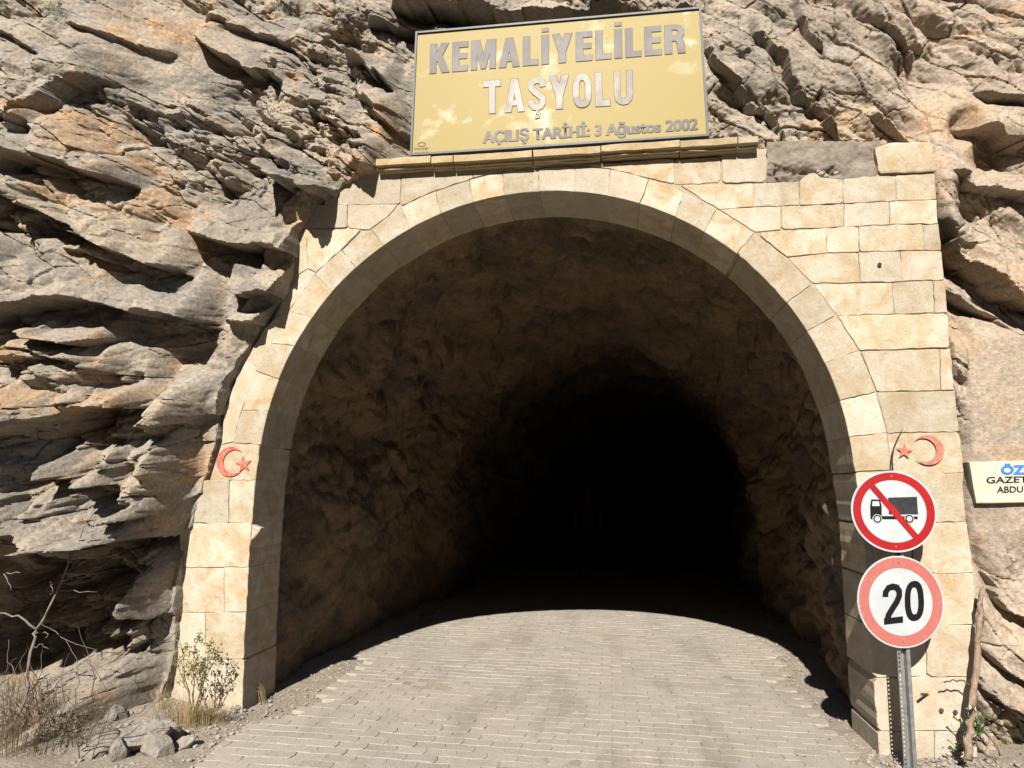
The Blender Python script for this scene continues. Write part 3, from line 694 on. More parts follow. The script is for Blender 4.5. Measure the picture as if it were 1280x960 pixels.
crescent((288,577), 17.5, 1, REDP, YP); star((304.5,580.5), 10.5, radians(172), REDP, YP)
crescent((1160,562.5), 20, -1, REDP2, YP); star((1130.5,564), 11.0, radians(90-6), REDP2, YP)
# iron stub; dark plugs stand for the shade of holes in pier and upper course
IRON = plain('rusty_iron', (0.07, 0.05, 0.04), 0.8, 0.3, 0.4, 60)
for (a, b_, c_, d_) in [((1140,867),(1160,868), -0.05, -0.005)]:
    mb = MB(); p0, p1 = P(1152, 868, -0.10), P(1161, 868, 0.02); mb.tube([p0, (Vector(p0)+Vector(p1))*0.5, p1], 0.008, 7); mb.build('iron_rod', IRON, portal)
for (a, b_) in [(1177,888),(1194.5,890),(1099.5,330.5)]:
    mb = MB(); p0, p1 = P(a, b_, -0.022), P(a, b_, 0.02); mb.tube([p0, p1], 0.014, 9); mb.build('hole_plug', IRON, portal)

# ------------------------------------------------------------------ yellow sign board
def yellow_mat():
    m, n, b = mat('faded_yellow_board'); g = NG(n); p = g.pos()
    f = g.math('MULTIPLY', g.ramp(g.noise(p, 2.6, 6, 0.62, 0.3), 0.545, 0.66), g.ramp(g.noise(g.pos(scale=(.6, 1, 1.2)), 1.3, 2), 0.40, 0.52))
    c = g.mix(f, (0.268, 0.203, 0.050), (0.48, 0.43, 0.31))
    c = g.mix(g.ramp(g.noise(g.pos(scale=(14, 1, 0.6)), 3, 4, .7), 0.5, 0.8, 0, 0.25), c, (0.28, 0.212, 0.068))
    g.put(b.inputs['Base Color'], c); b.inputs['Roughness'].default_value = 0.55; b.inputs['Specular IOR Level'].default_value = 0.3
    return m
YEL = yellow_mat(); FRAME = plain('dark_grey_frame', (0.055, 0.062, 0.068), 0.5, 0.2, 0.2, 30)
def letter_mat(a_, b2, nm):
    m, n, b = mat(nm); g = NG(n); p = g.pos()
    c = g.mix(g.ramp(g.noise(p, 3.1, 5, 0.6, .5), 0.42, 0.62), a_, b2)
    g.put(b.inputs['Base Color'], c); b.inputs['Roughness'].default_value = 0.5
    return m
GLET = letter_mat((0.07, 0.064, 0.062), (0.13, 0.118, 0.11), 'grey_lettering'); SLET = letter_mat((0.17, 0.152, 0.142), (0.33, 0.30, 0.265), 'silver_lettering'); EDGE = plain('letter_edge', (0.16, 0.12, 0.075), 0.7)
DARKP = plain('dark_print', (0.06, 0.055, 0.05), 0.7); BLUEP = plain('blue_print', (0.03, 0.16, 0.48), 0.6); BLACKP = plain('black_print', (0.015, 0.015, 0.018), 0.5)
def text_mesh(name, s, offs=0.0, ext=0.0, bold=True):
    cu = bpy.data.curves.new(name, 'FONT'); cu.body = s; cu.size = 1.0; cu.offset = offs; cu.extrude = ext; cu.resolution_u = 4
    o = bpy.data.objects.new(name, cu); COL.objects.link(o)
    dg = bpy.context.evaluated_depsgraph_get(); dg.update()
    me = bpy.data.meshes.new_from_object(o.evaluated_get(dg)); bpy.data.objects.remove(o); me.name = name
    return me
def write(s, quad, y, name, m, parent, offs=0.0, ref=None, skew=0.0):
    """text whose box fills the picture quad (left-bottom, right-bottom, right-top, left-top) laid on the plane y"""
    me = text_mesh(name, s, offs); n = len(me.vertices); co = np.zeros(n*3); me.vertices.foreach_get('co', co); co = co.reshape(-1, 3)
    if ref is None: lo = co.min(0); hi = co.max(0)
    else: lo, hi = ref
    u = (co[:, 0]-lo[0])/(hi[0]-lo[0]); v = (co[:, 1]-lo[1])/(hi[1]-lo[1]); u = u+skew*v
    q = [np.array(XZ(*p, y)) for p in quad]
    xz = (q[0][None]*((1-u)*(1-v))[:, None]+q[1][None]*(u*(1-v))[:, None]+q[2][None]*(u*v)[:, None]+q[3][None]*((1-u)*v)[:, None])
    new = np.stack([xz[:, 0], np.full(n, y), xz[:, 1]], -1); me.vertices.foreach_set('co', new.astype(np.float32).ravel()); me.update()
    me.materials.clear()
    return link(name, me, m, parent), (lo, hi)
board = empty('sign_board', (0, 0, 0))
tag(board, 'large faded yellow board with grey lettering standing on the cornice above the arch', 'sign board')
YB = -0.05
bc = [np.array(XZ(*p, YB)) for p in [(513,195.5),(886,171),(876,10),(520,41)]]
th = 0.07
def bar(a, b, w0, name, ya, yb):
    pass
n4 = 4
def ringpt(k, d):
    c = sum(bc)/4; q = bc[k]; return np.array([q[0]+(d if q[0] < c[0] else -d), q[1]+(d if q[1] < c[1] else -d)])
inn = [ringpt(k, 0.016) for k in range(4)]
mb = MB(); mb.add([(p[0], YB-0.004, p[1]) for p in inn]+[(p[0], YB+th-.01, p[1]) for p in inn], [(0, 1, 2, 3), (7, 6, 5, 4), (0, 4, 5, 1), (1, 5, 6, 2), (2, 6, 7, 3), (3, 7, 4, 0)]); mb.build('panel', YEL, board)
for k in range(4):
    a, b_, c_, d_ = bc[k], bc[(k+1) % 4], inn[(k+1) % 4], inn[k]
    mb = MB(); mb.add([(p[0], YB-0.018, p[1]) for p in (a, b_, c_, d_)]+[(p[0], YB+th, p[1]) for p in (a, b_, c_, d_)], [(0, 1, 2, 3), (7, 6, 5, 4), (0, 4, 5, 1), (1, 5, 6, 2), (2, 6, 7, 3), (3, 7, 4, 0)]); mb.build('frame_bar', FRAME, board)
SW = .21
def spath(p, w, closed=False):           # a thick stroke along a path, as one outline (or a list of quads when closed)
    p = [np.array(q, float) for q in p]; n = len(p); L, R_ = [], []
    for i in range(n):
        a_, b2 = (p[i-1], p[(i+1) % n]) if closed else (p[max(i-1, 0)], p[min(i+1, n-1)])
        t_ = (b2-a_)/np.hypot(*(b2-a_)); q = np.array([-t_[1], t_[0]])*w/2; L.append(p[i]+q); R_.append(p[i]-q)
    if closed: return [[L[i], L[(i+1) % n], R_[(i+1) % n], R_[i]] for i in range(n)]
    return [[L[i], L[i+1], R_[i+1], R_[i]] for i in range(n-1)]
rc = lambda x0, x1, y0, y1: [(x0, y0), (x1, y0), (x1, y1), (x0, y1)]
mir = lambda P_, w: [(w-x, y) for x, y in P_]
GL = {
 'K': (.63, [rc(0, SW, 0, 1), [(SW, .36), (SW, .64), (.37, 1), (.61, 1), (SW+.15, .5)], [(SW, .52), (SW+.16, .66), (.65, 0), (.41, 0)]]),
 'E': (.50, [rc(0, SW, 0, 1), rc(SW, .5, 0, .19), rc(SW, .47, .42, .60), rc(SW, .5, .81, 1)]),
 'M': (.80, [rc(0, .19, 0, 1), rc(.61, .80, 0, 1), [(.07, 1), (.27, 1), (.42, .36), (.42, .02), (.33, .02)], mir([(.07, 1), (.27, 1), (.42, .36), (.42, .02), (.33, .02)], .80)]),
 'A': (.66, [[(0, 0), (.21, 0), (.42, 1), (.22, 1)], mir([(0, 0), (.21, 0), (.42, 1), (.22, 1)], .66), [(.17, .19), (.49, .19), (.46, .35), (.20, .35)]]),
 'L': (.48, [rc(0, SW, 0, 1), rc(SW, .48, 0, .19)]), 'İ': (.22, [rc(0, .22, 0, 1), rc(.01, .21, 1.11, 1.24)]),
 'Y': (.64, [[(0, 1), (.22, 1), (.425, .45), (.425, .36), (.215, .36)], mir([(0, 1), (.22, 1), (.425, .45), (.425, .36), (.215, .36)], .64), rc(.215, .425, 0, .42)]),
 'R': (.62, [rc(0, SW, 0, 1)]+spath([(.15, .91), (.34, .91), (.44, .87), (.495, .79), (.495, .66), (.45, .57), (.34, .525), (.15, .52)], .18)+[[(.29, .5), (.48, .53), (.56, .38), (.61, 0), (.40, 0), (.38, .32)]]),
 'T': (.58, [rc(0, .58, .81, 1), rc(.185, .395, 0, .83)]),
 'Ş': (.58, spath([(.49, .70), (.48, .82), (.40, .90), (.28, .91), (.16, .88), (.10, .79), (.11, .68), (.20, .58), (.37, .45), (.47, .35), (.48, .22), (.41, .12), (.29, .09), (.17, .11), (.10, .20), (.095, .31)], .19)+spath([(.30, .02), (.29, -.07), (.36, -.12), (.35, -.19), (.23, -.21)], .075)),
 'O': (.60, spath([(.30+.205*np.sign(cos(a_))*abs(cos(a_))**.75, .5+.405*np.sign(sin(a_))*abs(sin(a_))**.75) for a_ in np.linspace(0, 2*pi, 28, endpoint=False)], .19, True)),
 'U': (.60, spath([(.1, 1), (.1, .30), (.13, .17), (.20, .11), (.3, .095), (.40, .11), (.47, .17), (.5, .30), (.5, 1)], .19)) }
def put_letters(s, quad, gap=.115, lm=None):
    tot = sum(GL[c][0] for c in s)+gap*(len(s)-1); q = [np.array(XZ(*p, YB)) for p in quad]; x = 0.0
    def mp(u, v): u = u/tot; return q[0]*(1-u)*(1-v)+q[1]*u*(1-v)+q[2]*u*v+q[3]*(1-u)*v
    for c in s:
        w, polys = GL[c]; par = None
        for inf, y0, nm, m_ in ((0, -.009, 'letter', lm or GLET), (.008, -.0055, 'letter_edge', EDGE)):
            mb = MB()
            for k, pg in enumerate(polys):
                if inf: pg = inset(pg, -inf)
                pt = [mp(x+p[0], p[1]) for p in pg]; yy = YB+y0-0.00012*k
                ar = sum(pt[i][0]*pt[(i+1) % len(pt)][1]-pt[(i+1) % len(pt)][0]*pt[i][1] for i in range(len(pt)))
                if ar < 0: pt = pt[::-1]
                mb.add([(p[0], yy, p[1]) for p in pt], [tuple(range(len(pt)))])
            par = mb.build(nm, m_, board if par is None else par)
        x += w+gap
put_letters('KEMALİYELİLER', [(537.5,92.7),(857,66.5),(856,30.5),(538.5,56)])
put_letters('TAŞYOLU', [(605,143),(791.5,131),(790.5,88.5),(604.5,102)], .13, SLET)
def caps(offs):
    me = text_mesh('caps', 'H', offs); zz = [v.co.y for v in me.vertices]; return min(zz), max(zz)
def line_text(s, quad, off, nm):
    lo, hi = caps(off); xs = [v.co.x for v in text_mesh('t', s, off).vertices]
    for k, (dx, y, m_, n_) in enumerate(((0, -.0085, GLET, nm), (.028, -.0083, GLET, nm), (-.028, -.0081, GLET, nm), (.045, -.006, EDGE, nm+'_edge'), (-.045, -.0058, EDGE, nm+'_edge'))):
        tag(write(s, quad, YB+y, n_, m_, board, off, (np.array([min(xs)+dx, lo, 0]), np.array([max(xs)+dx, hi, 0])))[0], kind='stuff')
line_text('AÇILIŞ TARİHİ: 3 Ağustos 2002', [(604,178.7),(872,162),(872,148),(604,164.5)], 0.014, 'date_lettering')
write('dutuzign', [(518,188.5),(536,187.3),(536,183),(518,184.2)], YB-0.006, 'maker_mark', DARKP, board, 0.0)
write('reklam', [(518,192.6),(536,191.4),(536,188.4),(518,189.6)], YB-0.006, 'maker_mark', DARKP, board, 0.0)
mb = MB(); c0 = P(527, 180.5, YB-0.006); mb.tube([(c0[0]+0.032*cos(a), YB-0.006, c0[2]+0.016*sin(a)) for a in np.linspace(0, 2*pi, 25)], 0.0018, 4); mb.build('maker_mark', DARKP, board)
# supports behind the board
for pxs in (560, 830):
    p0 = P(pxs, 120, YB+th); mb = MB(); mb.box(p0[0]-.02, p0[0]+.02, YB+th-.002, 0.45, p0[2]-.02, p0[2]+.02); mb.box(p0[0]-.02, p0[0]+.02, YB+th-.001, YB+th+.04, 4.3, p0[2]+.3); mb.build('bracket', FRAME, board)

# ------------------------------------------------------------------ road signs on their post
SP = (1.817, -0.285)
post = empty('traffic_sign', (0, 0, 0))
tag(post, 'galvanised post carrying a no-lorries disc above a 20 speed limit disc', 'traffic sign')
ZINC = plain('galvanised_steel', (0.42, 0.43, 0.43), 0.42, 0.85, 0.25, 25, 0.5)
BACK = plain('sign_back', (0.35, 0.35, 0.35), 0.5, 0.7)
WHT = plain('sign_white', (0.40, 0.42, 0.44), 0.5, 0, 0.10, 7, 0.3)
RED = plain('sign_red', (0.29, 0.007, 0.009), 0.45, 0, 0.16, 9, 0.3)
BLK = plain('sign_black', (0.008, 0.008, 0.009), 0.6, 0, 0.1, 10, 0.12)
def scratched():
    m, n, b = mat('sign_faded_red'); g = NG(n); p = g.pos()
    w = g.ramp(g.noise(g.pos(scale=(3.5, 1, 1), rot=(0, .5, 0)), 16, 6, 0.75, 1.5), 0.56, 0.68, 0, 0.6)
    c = g.mix(w, (0.375, 0.115, 0.098), (0.45, 0.31, 0.28))
    g.put(b.inputs['Base Color'], c); b.inputs['Roughness'].default_value = 0.55
    return m
FRED = scratched()
mb = MB()
prof = [(-.036, 0), (-.014, 0), (-.007, .03), (.012, .03), (.019, 0), (.041, 0)]
z0, z1 = -0.3, 1.80
segs = [(1, 2), (2, 3), (3, 4), (4, 5)]; thk = .003
for a, b_ in segs:
    (xa, ya), (xb, yb) = prof[a], prof[b_]; dx, dy = xb-xa, yb-ya; L = sqrt(dx*dx+dy*dy); nx, ny = -dy/L*thk, dx/L*thk
    v = []
    for z in (z0, z1): v += [(SP[0]+xa, SP[1]+ya, z), (SP[0]+xb, SP[1]+yb, z), (SP[0]+xb+nx, SP[1]+yb+ny, z), (SP[0]+xa+nx, SP[1]+ya+ny, z)]
    mb.add(v, [(0, 1, 5, 4), (1, 2, 6, 5), (2, 3, 7, 6), (3, 0, 4, 7), (0, 3, 2, 1), (4, 5, 6, 7)])
# perforated left flange
fx0, fx1 = prof[0][0], prof[1][0]; hx0, hx1 = -.0300, -.0205; pit = .026; hz = .0115
def plate(x0, x1, za, zb): mb.box(SP[0]+x0, SP[0]+x1, SP[1], SP[1]+thk, za, zb)
plate(fx0, hx0, z0, z1); plate(hx1, fx1, z0, z1); z = z0
while z < z1: plate(hx0, hx1, z, min(z+pit-hz, z1)); z += pit
mb.build('post', ZINC, post)
def disc_poly(c, r, n=64): return [(c[0]+r*cos(2*pi*k/n), c[1]+r*sin(2*pi*k/n)) for k in range(n)]
def ring_mesh(c, r0, r1, y, name, m, parent, n=72):
    mb = MB()
    for k in range(n):
        a = 2*pi*k/n; mb.v += [(c[0]+r0*cos(a), y, c[1]+r0*sin(a)), (c[0]+r1*cos(a), y, c[1]+r1*sin(a))]
    mb.f = [(2*k, 2*((k+1) % n), 2*((k+1) % n)+1, 2*k+1) for k in range(n)]
    return mb.build(name, m, parent)
def disc(c, r, y, name):
    d = flat(disc_poly(c, r), y+0.006, name, WHT, post, 0.006)
    ring_mesh(c, r-0.004, r, y+0.0065, 'back_rim', BACK, d)
    for zz in (-.10, .07): mb = MB(); mb.box(c[0]-.06, c[0]+.06, y+.008, SP[1]+.0, c[1]+zz, c[1]+zz+.03); mb.build('clamp', ZINC, d)
    return d
YS = -0.315
c1 = XZ(1117, 639.0, YS); r1 = 0.5*(XZ(1170.5, 638, YS)[0]-XZ(1063.5, 638, YS)[0])
d1 = disc(c1, r1, YS, 'no_lorries_disc')
ring_mesh(c1, r1*0.765, r1*0.955, YS-.0012, 'red_ring', RED, d1)
a = radians(-52); t_ = Vector((cos(a), sin(a))); nn = Vector((-t_.y, t_.x)); hwid = r1*0.075; Lb = r1*0.79
flat([(c1[0]+t_.x*s*Lb+nn.x*q*hwid, c1[1]+t_.y*s*Lb+nn.y*q*hwid) for s, q in ((-1, -1), (1, -1), (1, 1), (-1, 1))], YS-.0026, 'red_bar', RED, d1, 0.0006)
def fl(pts, nm, m=BLK, y=YS-.0012): return flat([XZ(*p, YS) for p in pts], y, nm, m, d1, 0.0006)
fl([(1110,622),(1146,621),(1147.5,643),(1111,643)], 'lorry_box', plain('sign_dark_grey', (0.03, 0.03, 0.032), .6, 0, .3, 40, .12))
fl([(1089,624),(1100,624.5),(1102,633),(1102,645),(1147,645.5),(1147,649),(1088,649),(1087.5,633)], 'lorry_cab')
fl([(1090.5,626.5),(1098.5,626.5),(1099.5,632.5),(1090,632.5)], 'lorry_window', WHT, YS-.002)
for wx in (1096.5, 1136.5):
    cw = XZ(wx, 648.5, YS); flat(disc_poly(cw, 0.029, 24), YS-.0024, 'wheel_gap', WHT, d1, 0.0004); flat(disc_poly(cw, 0.025, 24), YS-.003, 'lorry_wheel', BLK, d1, 0.0004); flat(disc_poly(cw, 0.0165, 24), YS-.0036, 'wheel_hub', WHT, d1, 0.0004)
c2 = XZ(1126, 752.0, YS); r2 = 0.281
d2 = disc(c2, r2, YS, 'speed_limit_disc')
ring_mesh(c2, r2*0.735, r2*0.965, YS-.0012, 'faded_red_ring', FRED, d2)
NUM = {'2': spath([(.075, .68), (.09, .80), (.17, .895), (.28, .915), (.40, .88), (.465, .78), (.46, .66), (.39, .53), (.25, .36), (.15, .23), (.10, .09)], .165)+[rc(.015, .545, 0, .155)],
       '0': spath([(.28+.195*np.sign(cos(a_))*abs(cos(a_))**.8, .5+.415*np.sign(sin(a_))*abs(sin(a_))**.8) for a_ in np.linspace(0, 2*pi, 32, endpoint=False)], .165, True)}
for ch, qd in (('2', [(1102,780),(1129.5,778),(1128,727.5),(1100.5,730)]), ('0', [(1131.5,778),(1158.5,775.5),(1157,725),(1130.5,727.5)])):
    qq = [np.array(XZ(*p, YS)) for p in qd]; mb = MB()
    for k, pg in enumerate(NUM[ch]):
        pt = []
        for p in pg:
            u_, v_ = p[0]/.56, p[1]; pt.append(qq[0]*(1-u_)*(1-v_)+qq[1]*u_*(1-v_)+qq[2]*u_*v_+qq[3]*(1-u_)*v_)
        mb.add([(p[0], YS-.0022-.00006*k, p[1]) for p in pt], [tuple(range(len(pt)))])
    mb.build('numeral', BLK, d2)
for c_, d_ in ((c1, d1), (c2, d2)):
    for s in (-1, 1): flat(disc_poly((c_[0], c_[1]+s*0.86*(r1 if d_ is d1 else r2)), 0.005, 10), YS-.0014, 'bolt', ZINC, d_, 0.004)

d2.matrix_world = Matrix.Translation((c2[0], YS, c2[1])) @ Matrix.Rotation(radians(11), 4, 'Z') @ Matrix.Translation((-c2[0], -YS, -c2[1]))   # the lower disc has been knocked round

# ------------------------------------------------------------------ plaque on the right-hand rock
pl = empty('memorial_plaque', (0, 0, 0)); YQ = -0.035
tag(pl, 'cream stone plaque with blue and black letters on the right-hand rock', 'plaque')
def plaque_mat():
    m, n, b = mat('plaque_stone'); g = NG(n); p = g.pos()
    c = g.mix(g.ramp(g.noise(p, 9, 4, .6), 0.4, 0.7), (0.47, 0.42, 0.32), (0.52, 0.48, 0.40)); g.put(b.inputs['Base Color'], c); b.inputs['Roughness'].default_value = 0.6
    return m
PLQ = plaque_mat(); PLE = plain('plaque_edge', (0.70, 0.50, 0.24), 0.7)
link('slab', slab([XZ(*p, YQ) for p in [(1212,577.5),(1390,573),(1390,627),(1221,629)]], YQ, 0.12, 0, 0.006, 0.1, 0.0008, 3, 0.0, 0.004, False), PLQ, pl)
q = [np.array(XZ(*p, YQ)) for p in [(1212,577.5),(1390,573),(1390,627),(1221,629)]]
write('ÖZ', [(1251,593.5),(1282,593.5),(1282,578.5),(1251,579.5)], YQ-.003, 'blue_lettering', BLUEP, pl, 0.05)
write('GAZETE', [(1233,604.5),(1293,603),(1293,595),(1233,596)], YQ-.003, 'black_lettering', BLACKP, pl, 0.022)
write('ABDU', [(1246,616.5),(1279,615.5),(1279,607.5),(1246,608)], YQ-.003, 'black_lettering', BLACKP, pl, 0.022)

# ------------------------------------------------------------------ loose stones
def stone_mesh(name, r, seed, sq=(1, 0.8, 0.6), sub=2):
    bm = bmesh.new(); bmesh.ops.create_icosphere(bm, subdivisions=sub, radius=1.0); rr = random.Random(seed)
    pl_ = [(Vector((rr.gauss(0, 1), rr.gauss(0, 1), rr.gauss(0, 1))).normalized(), rr.uniform(0.55, 0.9)) for _ in range(11)]
    for v in bm.verts:
        p = v.co.copy()
        for n_, d_ in pl_:
            k = p.dot(n_)-d_
            if k > 0: p -= n_*k
        p += p.normalized()*0.05*mnoise.noise(p*2.5+Vector((seed, 0, 0)))
        v.co = Vector((p.x*sq[0], p.y*sq[1], p.z*sq[2]))*r
    me = bpy.data.meshes.new(name); bm.to_mesh(me); bm.free(); return me
BLD = [((172,938),.20,(1.2,.9,.62),'large grey boulder at the left foot of the portal among the fallen rocks'),
       ((118,948),.13,(1.3,.8,.6),'leftmost flat grey boulder lying under the bare shrub'),
       ((205,925),.12,(1.0,.8,.9),'upright angular grey boulder between the largest boulder and the portal'),
       ((232,935),.07,(1.2,.8,.6),'small grey boulder nearest the paving at the left edge of the road'),
       ((143,912),.12,(1.0,.9,.8),'grey boulder behind the others against the left rock wall'),
       ((196,946),.10,(1.2,.9,.6),'low grey boulder in front of the upright angular one'),
       ((150,952),.09,(1.1,.9,.7),'small rounded boulder at the very bottom of the picture below the largest one'),
       ((92,930),.10,(1.1,.9,.7),'grey boulder half hidden by the twigs of the bare shrub')]
for i, ((a, b_), r_, sq, lab) in enumerate(BLD):
    g_ = G(a, b_, 0.02); o = link('boulder', stone_mesh('boulder', r_, 20+i, sq, 4), STONE); o.location = (g_[0], g_[1], 0.03+r_*0.35); o.rotation_euler = (0.2*i, 0.3*(i-2), i*1.3)
    tag(o, lab, 'boulder', 'fallen boulders at the left')
gp = [stone_mesh('g', 1.0, 300+i, (1, .85, .6), 1) for i in range(8)]
gv = [([v.co.copy() for v in m_.vertices], [tuple(p.vertices) for p in m_.polygons]) for m_ in gp]
grav = MB(); rr = random.Random(5)
def strew(n, fx, fy, rmin, rmax):
    for _ in range(n):
        x, y = fx(), 0; y = fy(); x = x(y) if callable(x) else x
        r_ = rmin+(rmax-rmin)*rr.random()**3; V, Fc = gv[rr.randrange(8)]
        M = Matrix.Translation((x, y, zg(x, y)+r_*0.2)) @ Matrix.Rotation(rr.uniform(0, 6.28), 4, 'Z') @ Matrix.Scale(r_, 4)
        grav.add([M @ v for v in V], Fc)
ZG = Z_ground = None
gX, gY = np.meshgrid(gx, gy)
Zr = -0.022 + 0.05*sm(-2.35, -2.7, gX) + 0.035*sm(1.5, 1.85, gX) + 0.10*sm(-2.8, -3.6, gX) + 0.10*sm(2.0, 3.0, gX)
def zg(x, y):
    i = int(np.clip(np.searchsorted(gx, x), 0, len(gx)-1)); j = int(np.clip(np.searchsorted(gy, y), 0, len(gy)-1)); return float(Zr[j, i])
strew(1700, lambda: rr.gauss(-2.52, 0.13), lambda: rr.uniform(-1.3, 4.5), .004, .022)
strew(900, lambda: (lambda y: 1.66+0.05*max(y, 0)+rr.gauss(0, 0.10)), lambda: rr.uniform(-0.2, 4.5), .004, .022)
strew(1500, lambda: rr.gauss(2.0, 0.32), lambda: -abs(rr.gauss(0, 0.5))-0.02, .005, .028)
strew(500, lambda: rr.uniform(-3.6, -2.5), lambda: rr.uniform(-1.2, 0.0), .006, .03)
strew(260, lambda: rr.gauss(1.55, 0.22), lambda: rr.gauss(3.0, 0.7), .003, .014)
strew(60, lambda: rr.uniform(-2.2, 1.3), lambda: rr.uniform(-0.9, 5), .003, .009)
GRAV = rock_mat('gravel', (0.28, 0.255, 0.22), (0.37, 0.33, 0.27), (0.34, 0.25, 0.15), 0.3, 0.3)
go = grav.build('gravel', GRAV); tag(go, 'pale gravel strewn along both edges of the paving', 'gravel', kind='stuff')
# a few single stones on the shoulders
for i, (a, b_, r_, lab) in enumerate([(432,800,.05,'small stone in the shade by the left tunnel wall'),(168*0+295,893,.05,'pale stone at the foot of the left pier')]):
    g_ = G(a, b_); o = link('stone', stone_mesh('stone', r_, 60+i, (1, .8, .7), 3), STONE); o.location = (g_[0], g_[1], zg(g_[0], g_[1])+r_*.4); tag(o, lab, 'stone')

# ------------------------------------------------------------------ plants
BARK = plain('grey_bark', (0.175, 0.152, 0.13), 0.9, 0, 0.3, 40, 0.1, 0.5); TWIG = plain('dry_twig', (0.115, 0.085, 0.06), 0.9, 0, 0.3, 40, 0.1)
STRAW = plain('dry_straw', (0.30, 0.225, 0.12), 0.85, 0, 0.3, 9, 0.1); LEAF = plain('yellow_green_leaf', (0.15, 0.155, 0.04), 0.7, 0, 0.3, 30, 0.2); GREEN = plain('green_leaf', (0.045, 0.095, 0.025), 0.6, 0, 0.3, 30, 0.3)
def wig(pts, n, j, r):
    out = []
    for i in range(len(pts)-1):
        a, b_ = Vector(pts[i]), Vector(pts[i+1])
        for k in range(n): out.append(a.lerp(b_, k/n)+Vector((r.gauss(0, j), r.gauss(0, j), r.gauss(0, j)))*(0 if (i == 0 and k == 0) else 1))
    out.append(Vector(pts[-1])); return out
sh = empty('bare_shrub', tuple(G(10, 955, 0.05)))
tag(sh, 'leafless grey shrub with thin branches against the dark left rock', 'shrub')
rs = random.Random(11)
def branch(px, y0, y1, r0, r1, name='branch', m=BARK, sub=0):
    n = len(px); pts = [P(a, b_, y0+(y1-y0)*k/(n-1)) for k, (a, b_) in enumerate(px)]
    pts = wig(pts, 3, 0.006, rs); mb = MB(); L = len(pts); mb.tube(pts, [r0+(r1-r0)*k/(L-1) for k in range(L)], 7); mb.build(name, m, sh, True); return pts
YSH = -0.80
main = branch([(-25,960),(0,927),(34,872),(35,850),(41,797),(47,785),(62,757),(81,716),(90,692),(105,662),(118,640)], -1.0, YSH, 0.013, 0.0025)
branch([(46,787),(22,770),(0,766),(-20,764)], YSH-.05, YSH-.1, .008, .004)
branch([(63,743),(64,733),(64,727)], YSH, YSH, .004, .002); branch([(75,738),(100,739),(122,740)], YSH, YSH+.05, .004, .0015)
branch([(82,717),(105,718),(120,710),(133,703)], YSH, YSH+.1, .006, .002); branch([(44,792),(55,790),(60,795),(56,798)], YSH, YSH, .004, .002)
branch([(42,808),(52,806),(62,812)], YSH, YSH, .003, .0015)
branch([(-10,690),(0,660),(12,635),(18,600),(26,560),(37,517)], -0.85, YSH, .012, .003); branch([(12,635),(35,632),(52,628)], YSH, YSH, .004, .0015); branch([(17,605),(40,618),(60,640)], YSH, YSH, .004, .0015)
branch([(18,598),(8,588),(0,584)], YSH, YSH, .004, .002); branch([(-10,678),(20,683),(45,690)], -.8, YSH, .006, .002); branch([(22,580),(35,560),(50,552)], YSH, YSH, .003, .0015)
branch([(-5,710),(8,722),(14,738)], YSH, YSH, .006, .002); branch([(8,716),(25,717),(43,716)], YSH, YSH, .004, .002)
branch([(34,880),(38,862),(48,850),(62,842)], -.9, YSH, .010, .003, m=TWIG); branch([(20,905),(45,880),(62,868),(80,846)], -.9, YSH, .008, .002, m=TWIG)
branch([(88,700),(98,680),(95,660)], YSH, YSH, .003, .0015); branch([(52,775),(60,785),(85,800),(120,812)], YSH, YSH+.1, .004, .0015)
for i in range(130):
    a0 = rs.uniform(-40, 110); b0 = rs.uniform(890, 990); ln = rs.uniform(40, 130); an = rs.gauss(-1.2, 0.55); y0 = rs.uniform(-1.15, -0.7)
    pts = [(a0, b0)]; 
    for k in range(4): pts.append((pts[-1][0]+ln/4*cos(an), pts[-1][1]+ln/4*sin(an))); an += rs.gauss(0, 0.35)
    branch(pts, y0, y0+rs.uniform(-.15, .2), .0045, .0012, 'twig', TWIG if rs.random() < .7 else BARK)

LITTER = plain('brown_litter', (0.10, 0.068, 0.04), 0.95, 0, 0.4, 30, 0.05)
def grass(name, loc, n, h, spread, lab, m=STRAW, lean=(0, 0), group=None, r=None):
    r = r or random.Random(int(abs(loc[0])*1000)+n); mb = MB()
    for _ in range(n):
        a = r.uniform(0, 2*pi); rad = spread*r.random()**0.7*0.5; bx_, by_ = rad*cos(a), rad*sin(a)*0.6; hh = h*r.uniform(0.3, 1.0); k = r.uniform(0.15, 0.85)*hh
        dx, dy = cos(a)*k+lean[0]*hh, sin(a)*k*0.6+lean[1]*hh; w = r.uniform(.0009, .0020)
        p = [Vector((bx_+dx*t*t, by_+dy*t*t, hh*t*(1-0.25*t*t))) for t in (0, .35, .7, 1)]; s = Vector((-sin(a), cos(a), 0)); s = s if s.length else Vector((1, 0, 0)); vs = []
        for i, q in enumerate(p): ww = w*(1-0.3*i); vs += [q-s*ww, q+s*ww]
        mb.add(vs, [(0, 1, 3, 2), (2, 3, 5, 4), (4, 5, 7, 6)])
    o = mb.build(name, m); o.location = loc; tag(o, lab, 'grass', group); return o
gl = 'dry grass tufts'
def ong(a, b_, z=0.0): q = G(a, b_, z); return (q[0], q[1], zg(q[0], q[1]))
grass('dry_grass', ong(234, 912), 420, .30, .36, 'tall tuft of straw-coloured dry grass under the small shrub at the left pier', group=gl)
grass('dry_grass', ong(262, 908), 260, .20, .30, 'low tuft of dry grass between the small shrub and the pier corner', group=gl)
g1 = G(330, 880); grass('dry_grass', (g1[0], g1[1]-.05, zg(g1[0], g1[1])), 46, .34, .10, 'thin dry grass stalks leaning over the inner corner of the left pier', lean=(-.75, -.1), group=gl)
grass('dry_grass', ong(198, 900), 60, .22, .2, 'small dry grass tuft behind the boulders by the left rock', group=gl)
